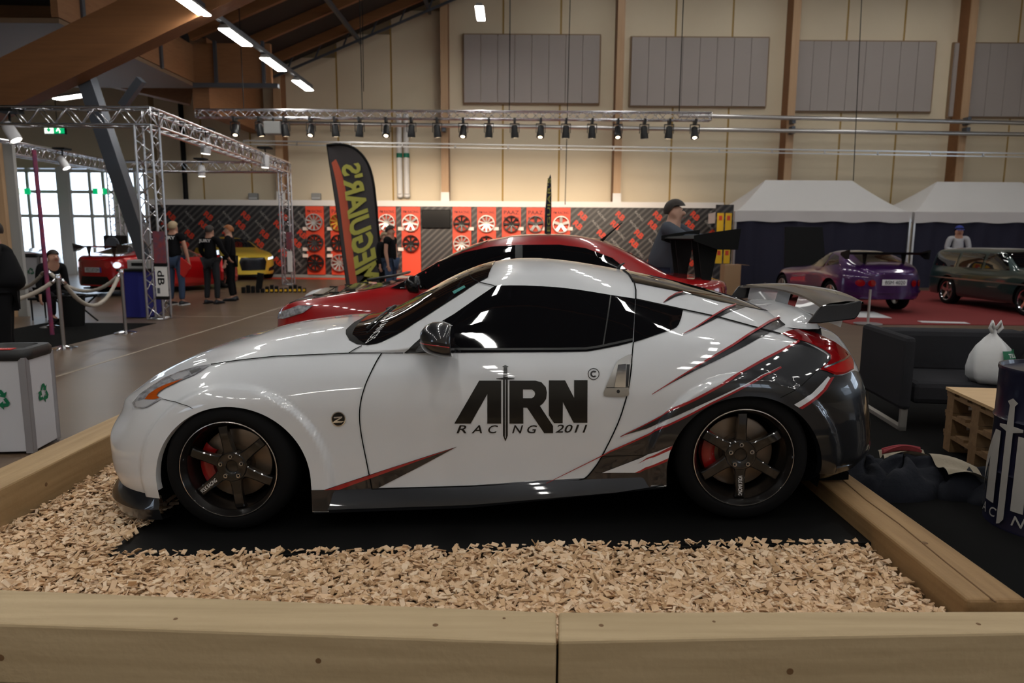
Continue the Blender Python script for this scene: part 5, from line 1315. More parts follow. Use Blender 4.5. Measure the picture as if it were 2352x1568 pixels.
# metal pole with coloured tape at the left
b=ony(118,745,10.8); b[2]=0; tp=ony(78,345,10.8)
o=MB().tube([(0,0,0),(tp[0]-b[0],0,tp[2])],.03,8).build('taped_pole',mat('pole_tape',(.06,.03,.09),.5,noise=(9,.5,(1,1,1),(.30,.03,.07)))); o.location=(b[0],10.8,0); tag(o,'slanting thin pole wound with purple and pink tape','pole')
# drag chain lying on the floor
c=onz(640,668,0); t=thing('cable_chain','black cable drag chain with yellow marks lying on the floor by the tower','cable chain',(c[0],c[1]-.5,0),.25)
for k in range(14): MB().box((-.78+.12*k,-.11,.0),(-.69+.12*k,.11,.15+.05*math.sin(k*1.3))).build('link','black_matte',t,bevel=.01)
for k in range(5,14): MB().box((-.77+.12*k,-.115,.03),(-.71+.12*k,-.109,.09)).build('yellow_mark','banner_yellow',t)
MB().bar((-.35,0,.1),(-.28,0,.52),.14,.16).build('bracket','black_matte',t)
# carrier bags
mat('plastic_white',(.62,.63,.64),.35,trans=.0,bump=(14,.35)); mat('plastic_green',(.0,.12,.05),.4)
def bag(name,label,loc_,w_,d_,h_,seed,knot=True,cat='bag',m='plastic_white'):
    r2=np.random.RandomState(seed); t=thing(name,label,cat,loc_); n=28; G_=[]
    prof=[(0.02,0),(.72,.0),(.96,.12),(1.,.3),(.92,.55),(.72,.75),(.42,.9),(.16,1.0),(.10,1.08),(.02,1.14)] if knot else [(0.02,0),(.8,0),(1,.15),(.98,.4),(.85,.7),(.6,.92),(.25,1.0),(.02,1.0)]
    ph=r2.uniform(0,6,4)
    for q,z in prof:
        G_.append([(w_*q*math.cos(a)*(1+.10*math.sin(5*a+ph[0]+z*3)+.05*math.sin(11*a+ph[1])),d_*q*math.sin(a)*(1+.10*math.sin(4*a+ph[2])),h_*z*(1+.04*math.sin(3*a+ph[3])*(z>.2))) for a in np.linspace(0,2*math.pi,n+1)])
    mb=MB(); mb.grid(G_); mb.build('sack',m,t,smooth=True); return t
c=onz(752,690,0); bag('plastic_sack','pale plastic sack lying on the floor beside the feather flag',(c[0]+.30,15.6,0),.46,.35,.36,3,False)
# ================================================================ lounge corner on the right
mat('sofa_grey',(.030,.030,.034),.95,spec=.1,bump=(220,.3)); mat('sofa_leg',(.42,.40,.37),.4,metal=.6)
t=thing('sofa','dark grey fabric sofa with a tall side panel and flat metal legs','sofa',(3.14,5.95,.012),R(-6))
MB().box((0,-.42,.17),(.09,.50,.76)).build('side_panel','sofa_grey',t,bevel=.035)
for k in range(2):
    MB().box((.10+1.2*k,.24,.36),(1.29+1.2*k,.46,.74)).build('backrest','sofa_grey',t,bevel=.05); MB().box((.10+1.2*k,-.40,.22),(1.29+1.2*k,.28,.40)).build('seat','sofa_grey',t,bevel=.045)
MB().box((2.5,-.42,.17),(2.59,.50,.76)).build('side_panel','sofa_grey',t,bevel=.035)
for x in (.02,2.52):
    lg=MB(); lg.box((x,-.40,0),(x+.05,.42,.03)); lg.box((x,-.40,.0),(x+.05,-.365,.22)); lg.box((x,.39,0),(x+.05,.42,.22)); lg.build('leg','sofa_leg',t)
bt=bag('carrier_bag','white plastic carrier bag with green print on the grey sofa',(3.80,5.56,.412),.17,.14,.38,5)
vs,fs,sz=text_mesh('TILL %',0,.02)
mb=MB(); pts=[(.0,.06),(.10,.05),(.17,.14),(.165,.24),(.12,.30),(.04,.27),(.02,.16)]
def bagskin(x,z):
    q=np.interp(z/.38,[0,.0,.12,.3,.55,.75,.9,1.],[.02,.72,.96,1.,.92,.72,.42,.16]); u=max(-.99,min(.99,x/(.17*q*1.0))); return -.14*q*math.sqrt(1-u*u)*1.16-.012
G_=[[(x,bagskin(x,z),z) for z in np.linspace(.05,.27,9)] for x in np.linspace(-.01,.15,9)]
mb.grid(G_); mb.build('green_print','plastic_green',bt,smooth=True)
for s_,z_ in (('TILL',.235),('%',.17),('VI',.09)):
    v2,f2,z2=text_mesh(s_,0,.02); h_=.03 if s_!='%' else .065; v2=(v2-z2/2)/z2[1]*h_
    MB().add([(.07+x,bagskin(.07+x,z_+z)-.003,z_+z) for x,z in v2],f2).build('print_lettering','white_print',bt,recalc=False)
for sx_ in (-1,1): MB().tube([(sx_*.02,-.01,.40),(sx_*.05,-.02,.44),(sx_*.035,-.02,.49),(sx_*.005,-.01,.43)],.012,6).build('handle','plastic_white',bt,smooth=True)
o=bag('black_bag','black jacket heaped at the right end of the grey sofa',(4.5,5.62,.412),.36,.2,.42,9,False,'jacket','black_matte')
# pallet table
mat('pallet_wood',(.26,.155,.07),.75,noise=(3,.8,(1,7,7),(.15,.085,.04)),bump=(40,.3)); mat('ply_top',(.60,.41,.22),.55,noise=(4,.7,(1,8,8),(.52,.34,.17)))
pt=thing('pallet_table','low table of stacked wooden pallets with a pale plywood top','table',(3.62,4.60,.012),R(-8)); 
z=.0
for lv in range(3):
    for y in (-.36,0,.36): MB().box((-.50,y-.05,z),(.5,y+.05,z+.022)).build('bottom_board','pallet_wood',pt)
    for x in (-.45,0,.45):
        for y in (-.36,0,.36): MB().box((x-.05,y-.05,z+.022),(x+.05,y+.05,z+.10)).build('block','pallet_wood',pt)
    for x in (-.45,0,.45): MB().box((x-.05,-.42,z+.10),(x+.05,.42,z+.122)).build('stringer_board','pallet_wood',pt)
    for y in (-.37,-.18,0,.18,.37): MB().box((-.5,y-.06,z+.122),(.5,y+.06,z+.144)).build('deck_board','pallet_wood',pt)
    z+=.146
MB().box((-.51,-.43,z),(.51,.43,z+.02)).build('table_top','ply_top',pt)
# oil drum
mat('drum_blue',(.010,.011,.030),.35,coat=.5); mat('drum_white',(.42,.40,.37),.5)
dc=(2.90,3.66); dr=.29; dh=.86
t=thing('oil_drum','dark blue steel drum with white sword lettering at the right edge','drum',(dc[0],dc[1],.012))
MB().lathe([(0,dh-.02),(dr-.012,dh-.02),(dr-.006,dh),(dr+.004,dh),(dr+.006,dh-.015),(dr,dh-.03),(dr,.6),(dr+.008,.585),(dr,.57),(dr,.31),(dr+.008,.295),(dr,.28),(dr,.02),(dr+.005,.01),(dr+.005,0),(0,0)],56).build('shell','drum_blue',t,smooth=True,ang=35)
def dpt(a,z,o=.004): return ((dr+o)*math.cos(a),(dr+o)*math.sin(a),z)
a0=math.atan2(-dc[1],-dc[0])-R(42)
def dpatch(nm,poly,m='drum_white'):
    V2,T=fill2d([poly],.03); mb=MB(); mb.add([dpt(a0+x/dr,z,.011) for x,z in V2],T); mb.build(nm,m,t,recalc=False)
dpatch('letter_a',[(-.30,.12),(-.10,.52),(-.055,.52),(-.055,.12),(-.13,.12),(-.13,.36),(-.24,.12)])
dpatch('sword',[(-.02,.02),(.0,-.0+.03),(.02,.06),(.02,.53),(.07,.545),(.07,.56),(.02,.565),(.015,.67),(.03,.69),(.0,.71),(-.03,.69),(-.015,.67),(-.02,.565),(-.07,.56),(-.07,.545),(-.02,.53)])
dpatch('letter_r',[(.05,.12),(.05,.52),(.22,.52),(.26,.47),(.26,.38),(.2,.33),(.28,.12),(.2,.12),(.14,.3),(.11,.3),(.11,.12)])
for ch,x in (('R',-.26),('A',-.17),('C',-.08),('N',.06),('G',.15)):
    v2,f2,z2=text_mesh(ch,.25,.01); v2=v2/z2[1]*.055; MB().add([dpt(a0+(x+p[0])/dr,.045+p[1],.011) for p in v2],f2).build('letter_'+ch.lower(),'drum_white',t,recalc=False)
# heap of dark work bags
mat('bag_navy',(.0045,.006,.012),.9,bump=(30,.5)); mat('lining_beige',(.34,.29,.22),.85,bump=(30,.4)); mat('lining_red',(.28,.04,.05),.8)
t=thing('holdall','dark navy open holdall with beige lining lying on the black carpet','bag',(2.55,4.22,.012),.3)
def lump(cx,cy,a,b,h,seed,name,m,z0=0,parent=None,tilt=(0,0)):
    r2=np.random.RandomState(seed); ph=r2.uniform(0,6,6); G_=[]
    for v in np.linspace(0,1,12):
        q=math.sin(math.pi*.5*min(1,v*1.0+.02)); z=h*math.cos(math.pi*.5*v)
        G_.append([(cx+a*q*math.cos(t_)*(1+.10*math.sin(3*t_+ph[0])+.05*math.sin(7*t_+ph[1])),cy+b*q*math.sin(t_)*(1+.12*math.sin(2*t_+ph[2])),z0+z*(1+.22*math.sin(4*t_+5*v+ph[3])+.1*math.sin(9*t_-7*v+ph[4]))) for t_ in np.linspace(0,2*math.pi,41)])
    mb=MB(); mb.grid(G_); return mb.build(name,m,parent or t,smooth=True)
lump(-.12,.05,.36,.22,.17,1,'bag_body','bag_navy'); lump(.22,-.10,.30,.20,.13,2,'bag_flap','bag_navy'); lump(-.35,.12,.22,.2,.16,6,'bag_pocket','bag_navy')
def flap(pts,m,nm): 
    P=[np.array(p) for p in pts]; mb=MB(); mb.grid([[P[0]*(1-u)*(1-v)+P[1]*u*(1-v)+P[2]*u*v+P[3]*(1-u)*v+np.array((0,0,.018*math.sin(9*v+3*u)+.02*math.sin(math.pi*u))) for u in np.linspace(0,1,12)] for v in np.linspace(0,1,16)]); mb.build(nm,m,t,smooth=True)
flap([(-.02,-.18,.15),(.22,-.26,.11),(.28,-.02,.16),(.05,.04,.20)],'lining_beige','lining'); flap([(-.22,.10,.18),(.04,.02,.20),(.08,.14,.20),(-.16,.22,.18)],'lining_beige','lining'); flap([(-.20,.13,.206),(.03,.06,.22),(.04,.10,.22),(-.18,.17,.206)],'lining_red','lining_stripe')
MB().tube([(.28,-.30,.10),(.31,-.33,.05),(.29,-.36,.02),(.26,-.37,.02)],.006,6).build('clip','chrome',t,smooth=True)
t=thing('jacket','dark navy jacket thrown down beside the holdall near the drum','jacket',(2.95,4.12,.012),.1); lump(0,0,.34,.26,.09,11,'cloth','bag_navy'); lump(.12,.12,.16,.10,.12,14,'sleeve','bag_navy')
# ================================================================ other cars
mat('paint_red',(.33,.004,.006),.3,coat=1.); mat('paint_red_candy',(.42,.006,.008),.25,metal=.35,coat=1.); mat('paint_gold',(.75,.52,.06),.38,metal=.5,coat=.3)
mat('paint_magenta',(.28,.006,.14),.3,coat=1.); mat('paint_purple',(.045,.006,.085),.3,metal=.4,coat=1.); mat('paint_green',(.006,.030,.030),.3,metal=.2,coat=1.); mat('paint_white',(.65,.65,.66),.35,coat=1.)
mat('lamp_white',(.7,.75,.8),.1,emit=(.8,.9,1),es=1.2); mat('plate_white',(.70,.70,.72),.5); mat('plate_blue',(.01,.03,.30),.5)
def gcar(name,label,spec,paint,loc_,rz,z=0.,rake=0.):
    """car built nose at x=0 pointing -x, right hand side y>0"""
    mw=Matrix.Translation((loc_[0],loc_[1],z))@Matrix.Rotation(rz,4,'Z')@Matrix.Rotation(rake,4,'Y')
    t=thing(name,label,'car',mw=mw)
    L=spec['L'];W=spec['W']; n=90
    th=np.linspace(0,math.pi,n); X=L/2*(1-np.sign(np.cos(th))*np.abs(np.cos(th))**.75)
    sm=lambda tab:gauss(np.pad(pchip([p[0] for p in tab],[p[1] for p in tab],np.linspace(0,L,200)),8,'edge'),2.2,0)[0]
    xx=np.linspace(0,L,len(sm(spec['top'])))
    zt=np.interp(X,xx,sm(spec['top']));zs=np.interp(X,xx,sm(spec['belt']));zb=np.interp(X,xx,sm(spec['bot']))
    u=np.clip(np.abs(2*X/L-1),0,1); wp=W*(1-u**spec.get('n',7))**(1/2.6)*np.interp(X,xx,sm(spec.get('wid',[(0,.96),(L*.2,1),(L*.5,.985),(L*.8,1),(L,.96)])))
    wcab=spec.get('wc',.60)
    rows=[]
    for i in range(n):
        w_=wp[i]; k=min(1,max(0,(zt[i]-zs[i]-.08)/.30)); zt_=max(zt[i],zs[i]+.015)
        wc=w_*.80*(1-k)+min(wcab,w_*.8)*k; dz=zt_-zs[i]
        pts=[(w_*.94,zb[i]),(w_*.985,zb[i]+.12*(zs[i]-zb[i])),(w_,zb[i]+.45*(zs[i]-zb[i])),(w_*.985,zb[i]+.78*(zs[i]-zb[i])),(w_*.935,zs[i]),
             ((w_*.935+wc)/2+.02*k*w_,zs[i]+dz*(.50*k+.55*(1-k))),(wc,zs[i]+dz*(.86*k+.80*(1-k))),(wc*.62,zs[i]+dz*(.975*k+.94*(1-k))),(0,zt_)]
        P=np.array(pts); vk=[0,.7,2,3.2,4,5,6,7,8]; v=np.linspace(0,8,41)
        rows.append(np.stack([np.full(41,X[i]),pchip(vk,P[:,0],v),pchip(vk,P[:,1],v)],1))
    G_=np.array(rows)
    E2=np.concatenate([G_,(G_[:,:-1]*np.array([1,-1,1]))[:,::-1]],1)     # full loop right->left
    V=E2.reshape(-1,3); m=E2.shape[1]; quads=[(i*m+j,(i+1)*m+j,(i+1)*m+j+1,i*m+j+1) for i in range(n-1) for j in range(m-1)]
    wh=spec['wheels']; ar=spec.get('arch',.37)
    def D(p): return min([ (math.hypot(p[0]-x,p[2]-r_)-ar if p[2]>r_ else abs(p[0]-x)-ar) for x,r_ in wh]) if abs(p[1])>W*.55 else 1
    ds=[D(p) for p in V]; VV_=[np.array(p) for p in V]; out=[]; ch={}
    for q in quads:
        d4=[ds[k_] for k_ in q]
        if min(d4)>=0: out.append(q); continue
        if max(d4)<=0: continue
        pl_=[]
        for a_ in range(4):
            k1,k2=q[a_],q[(a_+1)%4]
            if ds[k1]>=0: pl_.append(k1)
            if ds[k1]*ds[k2]<0:
                ke=(min(k1,k2),max(k1,k2))
                if ke not in ch: tt=ds[k1]/(ds[k1]-ds[k2]); VV_.append(VV_[k1]+(VV_[k2]-VV_[k1])*tt); ch[ke]=len(VV_)-1
                pl_.append(ch[ke])
        if len(pl_)>2: out.append(tuple(pl_))
    mb=MB(); mb.add(VV_,out); ob=mb.build('body',paint,t,smooth=True)
    MB().box((L*.06,-W*.72,zb.min()+.02),(L*.94,W*.72,zb.min()+.06)).build('underbody','well_black',t)
    for x,r_ in wh:
        for sy in (-1,1):
            ts=np.linspace(-.2,math.pi+.2,18); g=MB(); g.grid([[(x+(ar+.01)*math.cos(a_),yy*sy,r_+(ar+.01)*math.sin(a_)) for a_ in ts] for yy in (W*.97,W*.5)]); g.add([(x+(ar+.01)*math.cos(a_),W*.5*sy,r_+(ar+.01)*math.sin(a_)) for a_ in ts],[tuple(range(18))]); g.build('wheel_well','well_black',t)
    bv=BVHTree.FromPolygons([tuple(p) for p in V],quads)
    t_hold={'bv':bv,'t':t,'L':L,'W':W}
    def side(nm,poly,m_,off=.004,step=.06,sides=(-1,1),parent=None):
        V2,T=fill2d([poly],step); r_=[]
        for sy in sides:
            P=[];ok=[]
            for x,z_ in V2:
                h=bv.ray_cast(Vector((x,sy*3,z_)),Vector((0,-sy,0)))
                if h[0] is None: P.append((0,0,0));ok.append(False)
                else:
                    nn=Vector(h[1]); nn=nn if nn.y*sy>0 else -nn; P.append(tuple(h[0]+nn*off));ok.append(True)
            T2=[q for q in T if all(ok[k_] for k_ in q)]
            if T2: r_.append(MB().add(P,T2).build(nm,m_,parent or t,smooth=True))
        return r_
    def end(nm,poly,m_,front=True,off=.005,step=.06,parent=None,direction=None):
        V2,T=fill2d([poly],step); P=[];ok=[]
        for y,z_ in V2:
            o_=Vector((-1 if front else L+1,y,z_)); d_=Vector((1 if front else -1,0,0))
            h=bv.ray_cast(o_,d_)
            if h[0] is None: P.append((0,0,0));ok.append(False)
            else:
                nn=Vector(h[1]); nn=nn if nn.dot(d_)<0 else -nn; P.append(tuple(h[0]+nn*off));ok.append(True)
        T2=[q for q in T if all(ok[k_] for k_ in q)]
        return MB().add(P,T2).build(nm,m_,parent or t,smooth=True) if T2 else None
    wp_=None
    for x,r_ in wh:
        for sy in (-1,1):
            if wp_ is None:
                wp_=thing('wheel'); wp_.parent=t; rr=r_-.085
                MB().lathe([(rr,.0),(rr+.012,-.012),(r_-.03,-.012),(r_-.008,.0),(r_,.03),(r_,.18),(r_-.02,.20),(rr,.20)],40,'y').build('tire','rubber',wp_,smooth=True)
                MB().lathe([(rr,.0),(rr-.008,-.008),(rr-.02,.0),(rr-.03,.05),(rr-.035,.15)],40,'y').build('rim',spec.get('rim','wheel_gun'),wp_,smooth=True,ang=40)
                sp=MB(); ns=spec.get('spokes',5)
                for k_ in range(ns):
                    a_=math.pi/2+2*math.pi*k_/ns; ca,sa=math.cos(a_),math.sin(a_); wd=.16/ns
                    Q=lambda q,w2,y:(q*ca-w2*sa,y,q*sa+w2*ca)
                    sp.add([Q(.02,-wd,.02),Q(.02,wd,.02),Q(rr-.02,wd,.012),Q(rr-.02,-wd,.012),Q(.02,-wd,.05),Q(.02,wd,.05),Q(rr-.02,wd,.045),Q(rr-.02,-wd,.045)],[(0,1,2,3),(7,6,5,4),(0,4,5,1),(1,5,6,2),(2,6,7,3),(3,7,4,0)])
                tag(sp.build('spokes',spec.get('rim','wheel_gun'),wp_),kind='stuff')
                MB().lathe([(.0,.06),(.15,.06),(.15,.09)],30,'y').build('brake_disc','brake_disc',wp_,smooth=True,ang=30)
                wq=wp_
            else: wq=dup(wp_,parent=t)
            wq.location=(x,sy*(W-.015),r_); wq.rotation_euler=(0,0,0 if sy<0 else math.pi)
    return t,side,end,bv
def gt_wing(t,x,z,zd,half,ch=.30,m='carbon',plate=True,posts=(.45,)):
    """big flat wing: x front edge, z height, zd deck height"""
    w_=thing('wing'); w_.parent=t
    sec=[(0,0),(.04,.02),(ch*.5,.028),(ch,.045),(ch,.035),(ch*.5,.004),(.04,-.012)]
    mb=MB(); mb.grid([[(x+a,y,z+b) for a,b in sec+sec[:1]] for y in np.linspace(-half,half,9)]); mb.add([(x+a,-half,z+b) for a,b in sec],[tuple(range(7))]); mb.add([(x+a,half,z+b) for a,b in sec],[tuple(range(7))]); mb.build('blade',m,w_,smooth=True,ang=40)
    for sy in (-1,1):
        if plate: MB().prism([(x-.03,z-.02),(x+ch*.6,z-.10),(x+ch+.05,z-.10),(x+ch+.07,z+.10),(x+ch*.4,z+.06),(x-.03,z+.03)],sy*half-.005,sy*half+.005,'y').build('end_plate',m,w_)
        for p_ in posts: MB().prism([(x+.04,z),(x+ch*.75,z+.01),(x+ch*.55,zd-.02),(x+.10,zd-.02)],sy*p_-.008,sy*p_+.008,'y').build('stand',m,w_)
    return w_
# ---- red sedan behind the coupe
SY0=6.62
sx0=ony(617,745,SY0)[0]; sx1=ony(1680,672,SY0)[0]; SL=sx1-sx0
kz=lambda px,py: ((ony(px,py,SY0)[0]-sx0), ony(px,py,SY0)[2])
SL=SL+.26
sp=dict(L=SL,W=.885,top=[(0,.66),(.08,.77),(.3,.85),(.7,.91),(1.15,.99),(1.3,1.02),(1.7,1.24),(2.1,1.41),(2.45,1.48),(2.8,1.495),(3.1,1.475),(3.4,1.40),(3.7,1.25),(3.98,1.10),(4.1,1.08),(SL-.06,1.05),(SL,1.0)],
 belt=[(0,.60),(.1,.66),(.4,.77),(1.2,.90),(2.0,.95),(3.2,1.0),(4.0,1.02),(SL,.98)],bot=[(0,.18),(.5,.16),(SL-.4,.2),(SL,.3)],wheels=[(.88,.32),(.88+2.62,.32)],wc=.60,n=9,spokes=10,rim='wheel_black')
t,side,end,bv=gcar('sedan','red four door sedan with tall black rear wing right behind the coupe',sp,'paint_red',(sx0-.12,SY0+.885),0,.075)
side('window',[(1.25,.96),(1.45,1.06),(1.68,1.20),(1.95,1.30),(2.2,1.355),(2.45,1.375),(2.85,1.38),(3.1,1.35),(3.35,1.26),(3.50,1.14),(3.42,1.03),(2.45,.97)],'tinted_glass',.012,.04); side('window_pillar',[(2.43,.98),(2.43,1.37),(2.50,1.37),(2.50,.98)],'trim_black',.016,.05)
end('windshield',[(-.60,1.03),(.60,1.03),(.50,1.38),(.3,1.42),(-.3,1.42),(-.50,1.38)],'tinted_glass'); end('rear_window',[(-.55,1.12),(.55,1.12),(.46,1.38),(-.46,1.38)],'tinted_glass',False)
# black bonnet with vents and lamp
def topskin(bv,t,nm,poly,m_,off=.004,step=.07):
    V2,T=fill2d([poly],step); P=[]
    for x,y in V2:
        h=bv.ray_cast(Vector((x,y,3)),Vector((0,0,-1))); P.append(tuple(h[0]+Vector((0,0,off))) if h[0] else (x,y,.8))
    return MB().add(P,T).build(nm,m_,t,smooth=True)
hd=topskin(bv,t,'hood',[(.16,-.55),(.5,-.68),(1.15,-.70),(1.25,-.4),(1.25,.4),(1.15,.70),(.5,.68),(.16,.55)],'carbon')
for k in range(3):
    h=bv.ray_cast(Vector((.55+.16*k,-.32,3)),Vector((0,0,-1)))[0]; MB().bar((.50+.16*k,-.55,h.z+.0),(.50+.16*k,-.10,h.z+.03),.10,.02).build('hood_vent','chrome' if k<0 else 'carbon',hd)
    MB().bar((.50+.16*k,.55,h.z+.0),(.50+.16*k,.10,h.z+.03),.10,.02).build('hood_vent','carbon',hd)
side('headlight',[(.03,.63),(.10,.70),(.35,.79),(.52,.80),(.42,.73),(.2,.66)],'lamp_clear',.008,.04)
MB().tube([(1.0,-.60,1.035),(1.2,-.1,1.055),(1.25,.5,1.06)],.015,6).build('wiper','trim_black',t,smooth=True)
for sy in (-1,1):
    m_=MB(); m_.tube([(1.52,sy*.80,.98),(1.50,sy*.93,1.00)],[.03,.02],8); m_.tube([(1.42,sy*.98,1.02),(1.46,sy*.98,1.02),(1.52,sy*.98,1.02),(1.55,sy*.98,1.02)],[.03,.075,.085,.08],14); m_.build('mirror','black_gloss',t,smooth=True)
h=bv.ray_cast(Vector((3.34,.1,3)),Vector((0,0,-1)))[0]; p_=ony(1430,507,SY0+.7)
MB().tube([h,h+Vector((.05,0,.05)),h+Vector((.22,0,.20))],[.02,.012,.005],8).build('aerial','black_matte',t,smooth=True)
gt_wing(t,4.14,1.45,1.07,.74,.34,posts=(.36,.60),m='black_matte')
side('tail_light',[(SL-.10,.80),(SL-.02,.80),(SL-.02,.98),(SL-.16,.99)],'lamp_red',.006,.05)
# ---- candy red coupe by the jury
sp=dict(L=4.6,W=.93,top=[(0,.55),(.1,.66),(.5,.80),(1.3,.92),(1.75,1.02),(2.3,1.28),(2.7,1.33),(3.1,1.30),(3.6,1.18),(4.05,1.04),(4.4,1.0),(4.55,.96),(4.6,.9)],belt=[(0,.5),(.1,.6),(.5,.72),(1.5,.86),(2.4,.89),(3.4,.93),(4.3,.95),(4.6,.88)],bot=[(0,.16),(2,.14),(4.6,.26)],wheels=[(.95,.34),(3.62,.35)],wc=.56,n=8,rim='wheel_black',spokes=7,wid=[(0,.95),(1,1.0),(2.2,.95),(3.6,1.03),(4.6,.97)])
rz=R(180+34)   # nose away to the right
RA=np.array(onz(212,683,0)); ang=R(180+72)
d=np.array((math.cos(ang),math.sin(ang)))   # +x (rearwards) direction in world
tail=RA[:2]+np.array((-.05,.2)); org=tail-d*4.6
t,side,end,bv=gcar('sports_car','shiny candy red sports car with black wing seen from behind on the left',sp,'paint_red_candy',tuple(org),ang)
side('window',[(1.80,.93),(2.2,1.16),(2.6,1.26),(3.0,1.25),(3.4,1.14),(3.75,1.0),(3.3,.95),(2.4,.92)],'tinted_glass',step=.05); end('windshield',[(-.6,1.0),(.6,1.0),(.5,1.24),(-.5,1.24)],'tinted_glass'); topskin(bv,t,'rear_window',[(3.05,-.40),(3.05,.40),(4.05,.50),(4.05,-.50)],'tinted_glass',.006,.06)
end('plate',[(-.26,.60),(.26,.60),(.26,.72),(-.26,.72)],'plate_white',False,.012); end('plate_band',[(.22,.60),(.26,.60),(.26,.72),(.22,.72)],'plate_blue',False,.014)
text_obj('PECUSTOM','plate_lettering','black_matte',t,(4.628,.02,.66),(0,-1,0) if False else (0,1,0),(0,0,1),width=.40,height=.085)
for y in (-.62,-.42,.42,.62): end('tail_light',[(y+.075*math.cos(a),.78+.075*math.sin(a)) for a in np.linspace(0,2*math.pi,14)[:-1]],'lamp_red_bright' if abs(y)<.5 else 'lamp_white',False,.01,.04)
end('diffuser',[(-.5,.30),(.5,.30),(.4,.5),(-.4,.5)],'black_gloss',False,.008)
gt_wing(t,4.20,1.20,.99,.70,.24,posts=(.40,),plate=True)
# its open door, hinged out on the right hand side
dr_=MB(); dr_.prism([(0,.30),(1.0,.30),(1.05,.55),(.95,.86),(.1,.84),(0,.6)],-.04,.04,'y'); do=dr_.build('door','paint_red_candy',t,bevel=.03); do.location=(1.55,.93,0); do.rotation_euler=(0,0,R(55))
for x in (.3,.52): MB().lathe([(0,-.05),(.085,-.05),(.085,-.04),(0,-.04)],18,'y',(x,0,.52)).build('door_vent','black_matte',do)
MB().prism([(.12,.84),(.95,.86),(.8,1.12),(.35,1.08)],-.008,.008,'y').build('door_window','tinted_glass',do)
# ---- gold estate with big grille
sp=dict(L=4.85,W=.95,top=[(0,.70),(.08,.84),(.4,.93),(1.2,1.02),(1.45,1.06),(2.1,1.36),(2.6,1.45),(3.4,1.44),(4.1,1.34),(4.6,1.12),(4.85,.98)],belt=[(0,.62),(.1,.78),(.5,.86),(1.5,.95),(3,1.0),(4.85,.95)],bot=[(0,.2),(2,.18),(4.85,.28)],wheels=[(.95,.36),(3.85,.36)],wc=.62,n=9,rim='wheel_black')
ang=R(180-58); ang=R(130); d=np.array((math.cos(ang),math.sin(ang)))
nose=np.array(ony(612,630,24.4)[:2]); 
t,side,end,bv=gcar('estate_car','matt gold car with a large black grille in front of the banner wall',sp,'paint_gold',tuple(nose+np.array((-.35,-.2))-d*0),ang,.0)
end('grille',[(-.40,.34),(.40,.34),(.46,.62),(.40,.76),(-.40,.76),(-.46,.62)],'black_gloss',True,.012,.05)
for sy in (-1,1):
    end('air_intake',[(sy*.52,.30),(sy*.85,.34),(sy*.80,.50),(sy*.55,.40)],'black_gloss',True,.01,.05); end('headlight',[(sy*.52,.68),(sy*.86,.74),(sy*.88,.80),(sy*.54,.76)],'lamp_white',True,.012,.04)
end('windshield',[(-.68,1.08),(.68,1.08),(.56,1.38),(-.56,1.38)],'tinted_glass',True); side('window',[(1.75,1.03),(2.1,1.23),(2.5,1.33),(3.4,1.33),(4.0,1.2),(4.1,1.06)],'tinted_glass',step=.08)
# ---- magenta car whose roof shows left of the sedan roof
sp=dict(L=4.3,W=.88,top=[(0,.65),(.1,.75),(.6,.9),(1.2,1.0),(1.8,1.34),(2.2,1.44),(3.0,1.42),(3.8,1.15),(4.3,.95)],belt=[(0,.6),(.5,.8),(2,.95),(4.3,.93)],bot=[(0,.2),(4.3,.2)],wheels=[(.85,.33),(3.45,.33)],wc=.58,n=8)
c=ony(962,620,11.6)
t,side,end,bv=gcar('hatchback','magenta car mostly hidden behind the red sedan',sp,'paint_magenta',(c[0]-.35,12.6),R(-8),.0)
side('window',[(1.4,.99),(1.8,1.2),(2.2,1.33),(3.0,1.31),(3.4,1.16),(3.5,1.0)],'tinted_glass'); end('windshield',[(-.62,1.02),(.62,1.02),(.52,1.38),(-.52,1.38)],'tinted_glass'); topskin(bv,t,'roof_skin',[(1.85,-.52),(1.85,.52),(3.1,.52),(3.1,-.52)],'black_gloss')
# ---- purple classic coupe with open bonnet and wing
sp=dict(L=4.1,W=.83,top=[(0,.62),(.1,.70),(.8,.83),(1.7,.90),(1.9,.94),(2.3,1.20),(2.6,1.27),(3.0,1.24),(3.5,1.08),(3.95,.92),(4.1,.82)],belt=[(0,.55),(.2,.66),(1,.77),(2,.84),(3,.86),(4.1,.80)],bot=[(0,.25),(4.1,.3)],wheels=[(.75,.31),(3.1,.31)],wc=.54,n=8,rim='wheel_silver',wid=[(0,.93),(.75,1.02),(1.9,.95),(3.1,1.05),(4.1,.97)])
tail=onz(2060,724,0); ang=R(-90+4); d=np.array((math.cos(ang),math.sin(ang)))
org=tail[:2]-d*4.1+np.array((-.02,.15))
t,side,end,bv=gcar('classic_coupe','purple classic coupe with raised bonnet and black wing seen from behind',sp,'paint_purple',tuple(org),ang,.012)
side('window',[(1.95,.90),(2.2,1.10),(2.5,1.20),(2.68,1.20),(2.70,.90)],'tinted_glass',step=.05); side('window',[(2.76,.92),(2.76,1.18),(3.0,1.14),(3.25,.98)],'tinted_glass',step=.05); topskin(bv,t,'rear_window',[(2.85,-.36),(2.85,.36),(3.6,.45),(3.6,-.45)],'tinted_glass',.006,.06)
end('plate',[(-.26,.58),(.26,.58),(.26,.70),(-.26,.70)],'plate_white',False,.012,.08); text_obj('BSM 4020','plate_lettering','black_matte',t,(4.125,0,.64),(0,1,0),(0,0,1),width=.42,height=.075)
for y in (-.62,-.44,.44,.62): end('tail_light',[(y+.07*math.cos(a),.62+.07*math.sin(a)) for a in np.linspace(0,2*math.pi,14)[:-1]],'lamp_red',False,.012,.04)
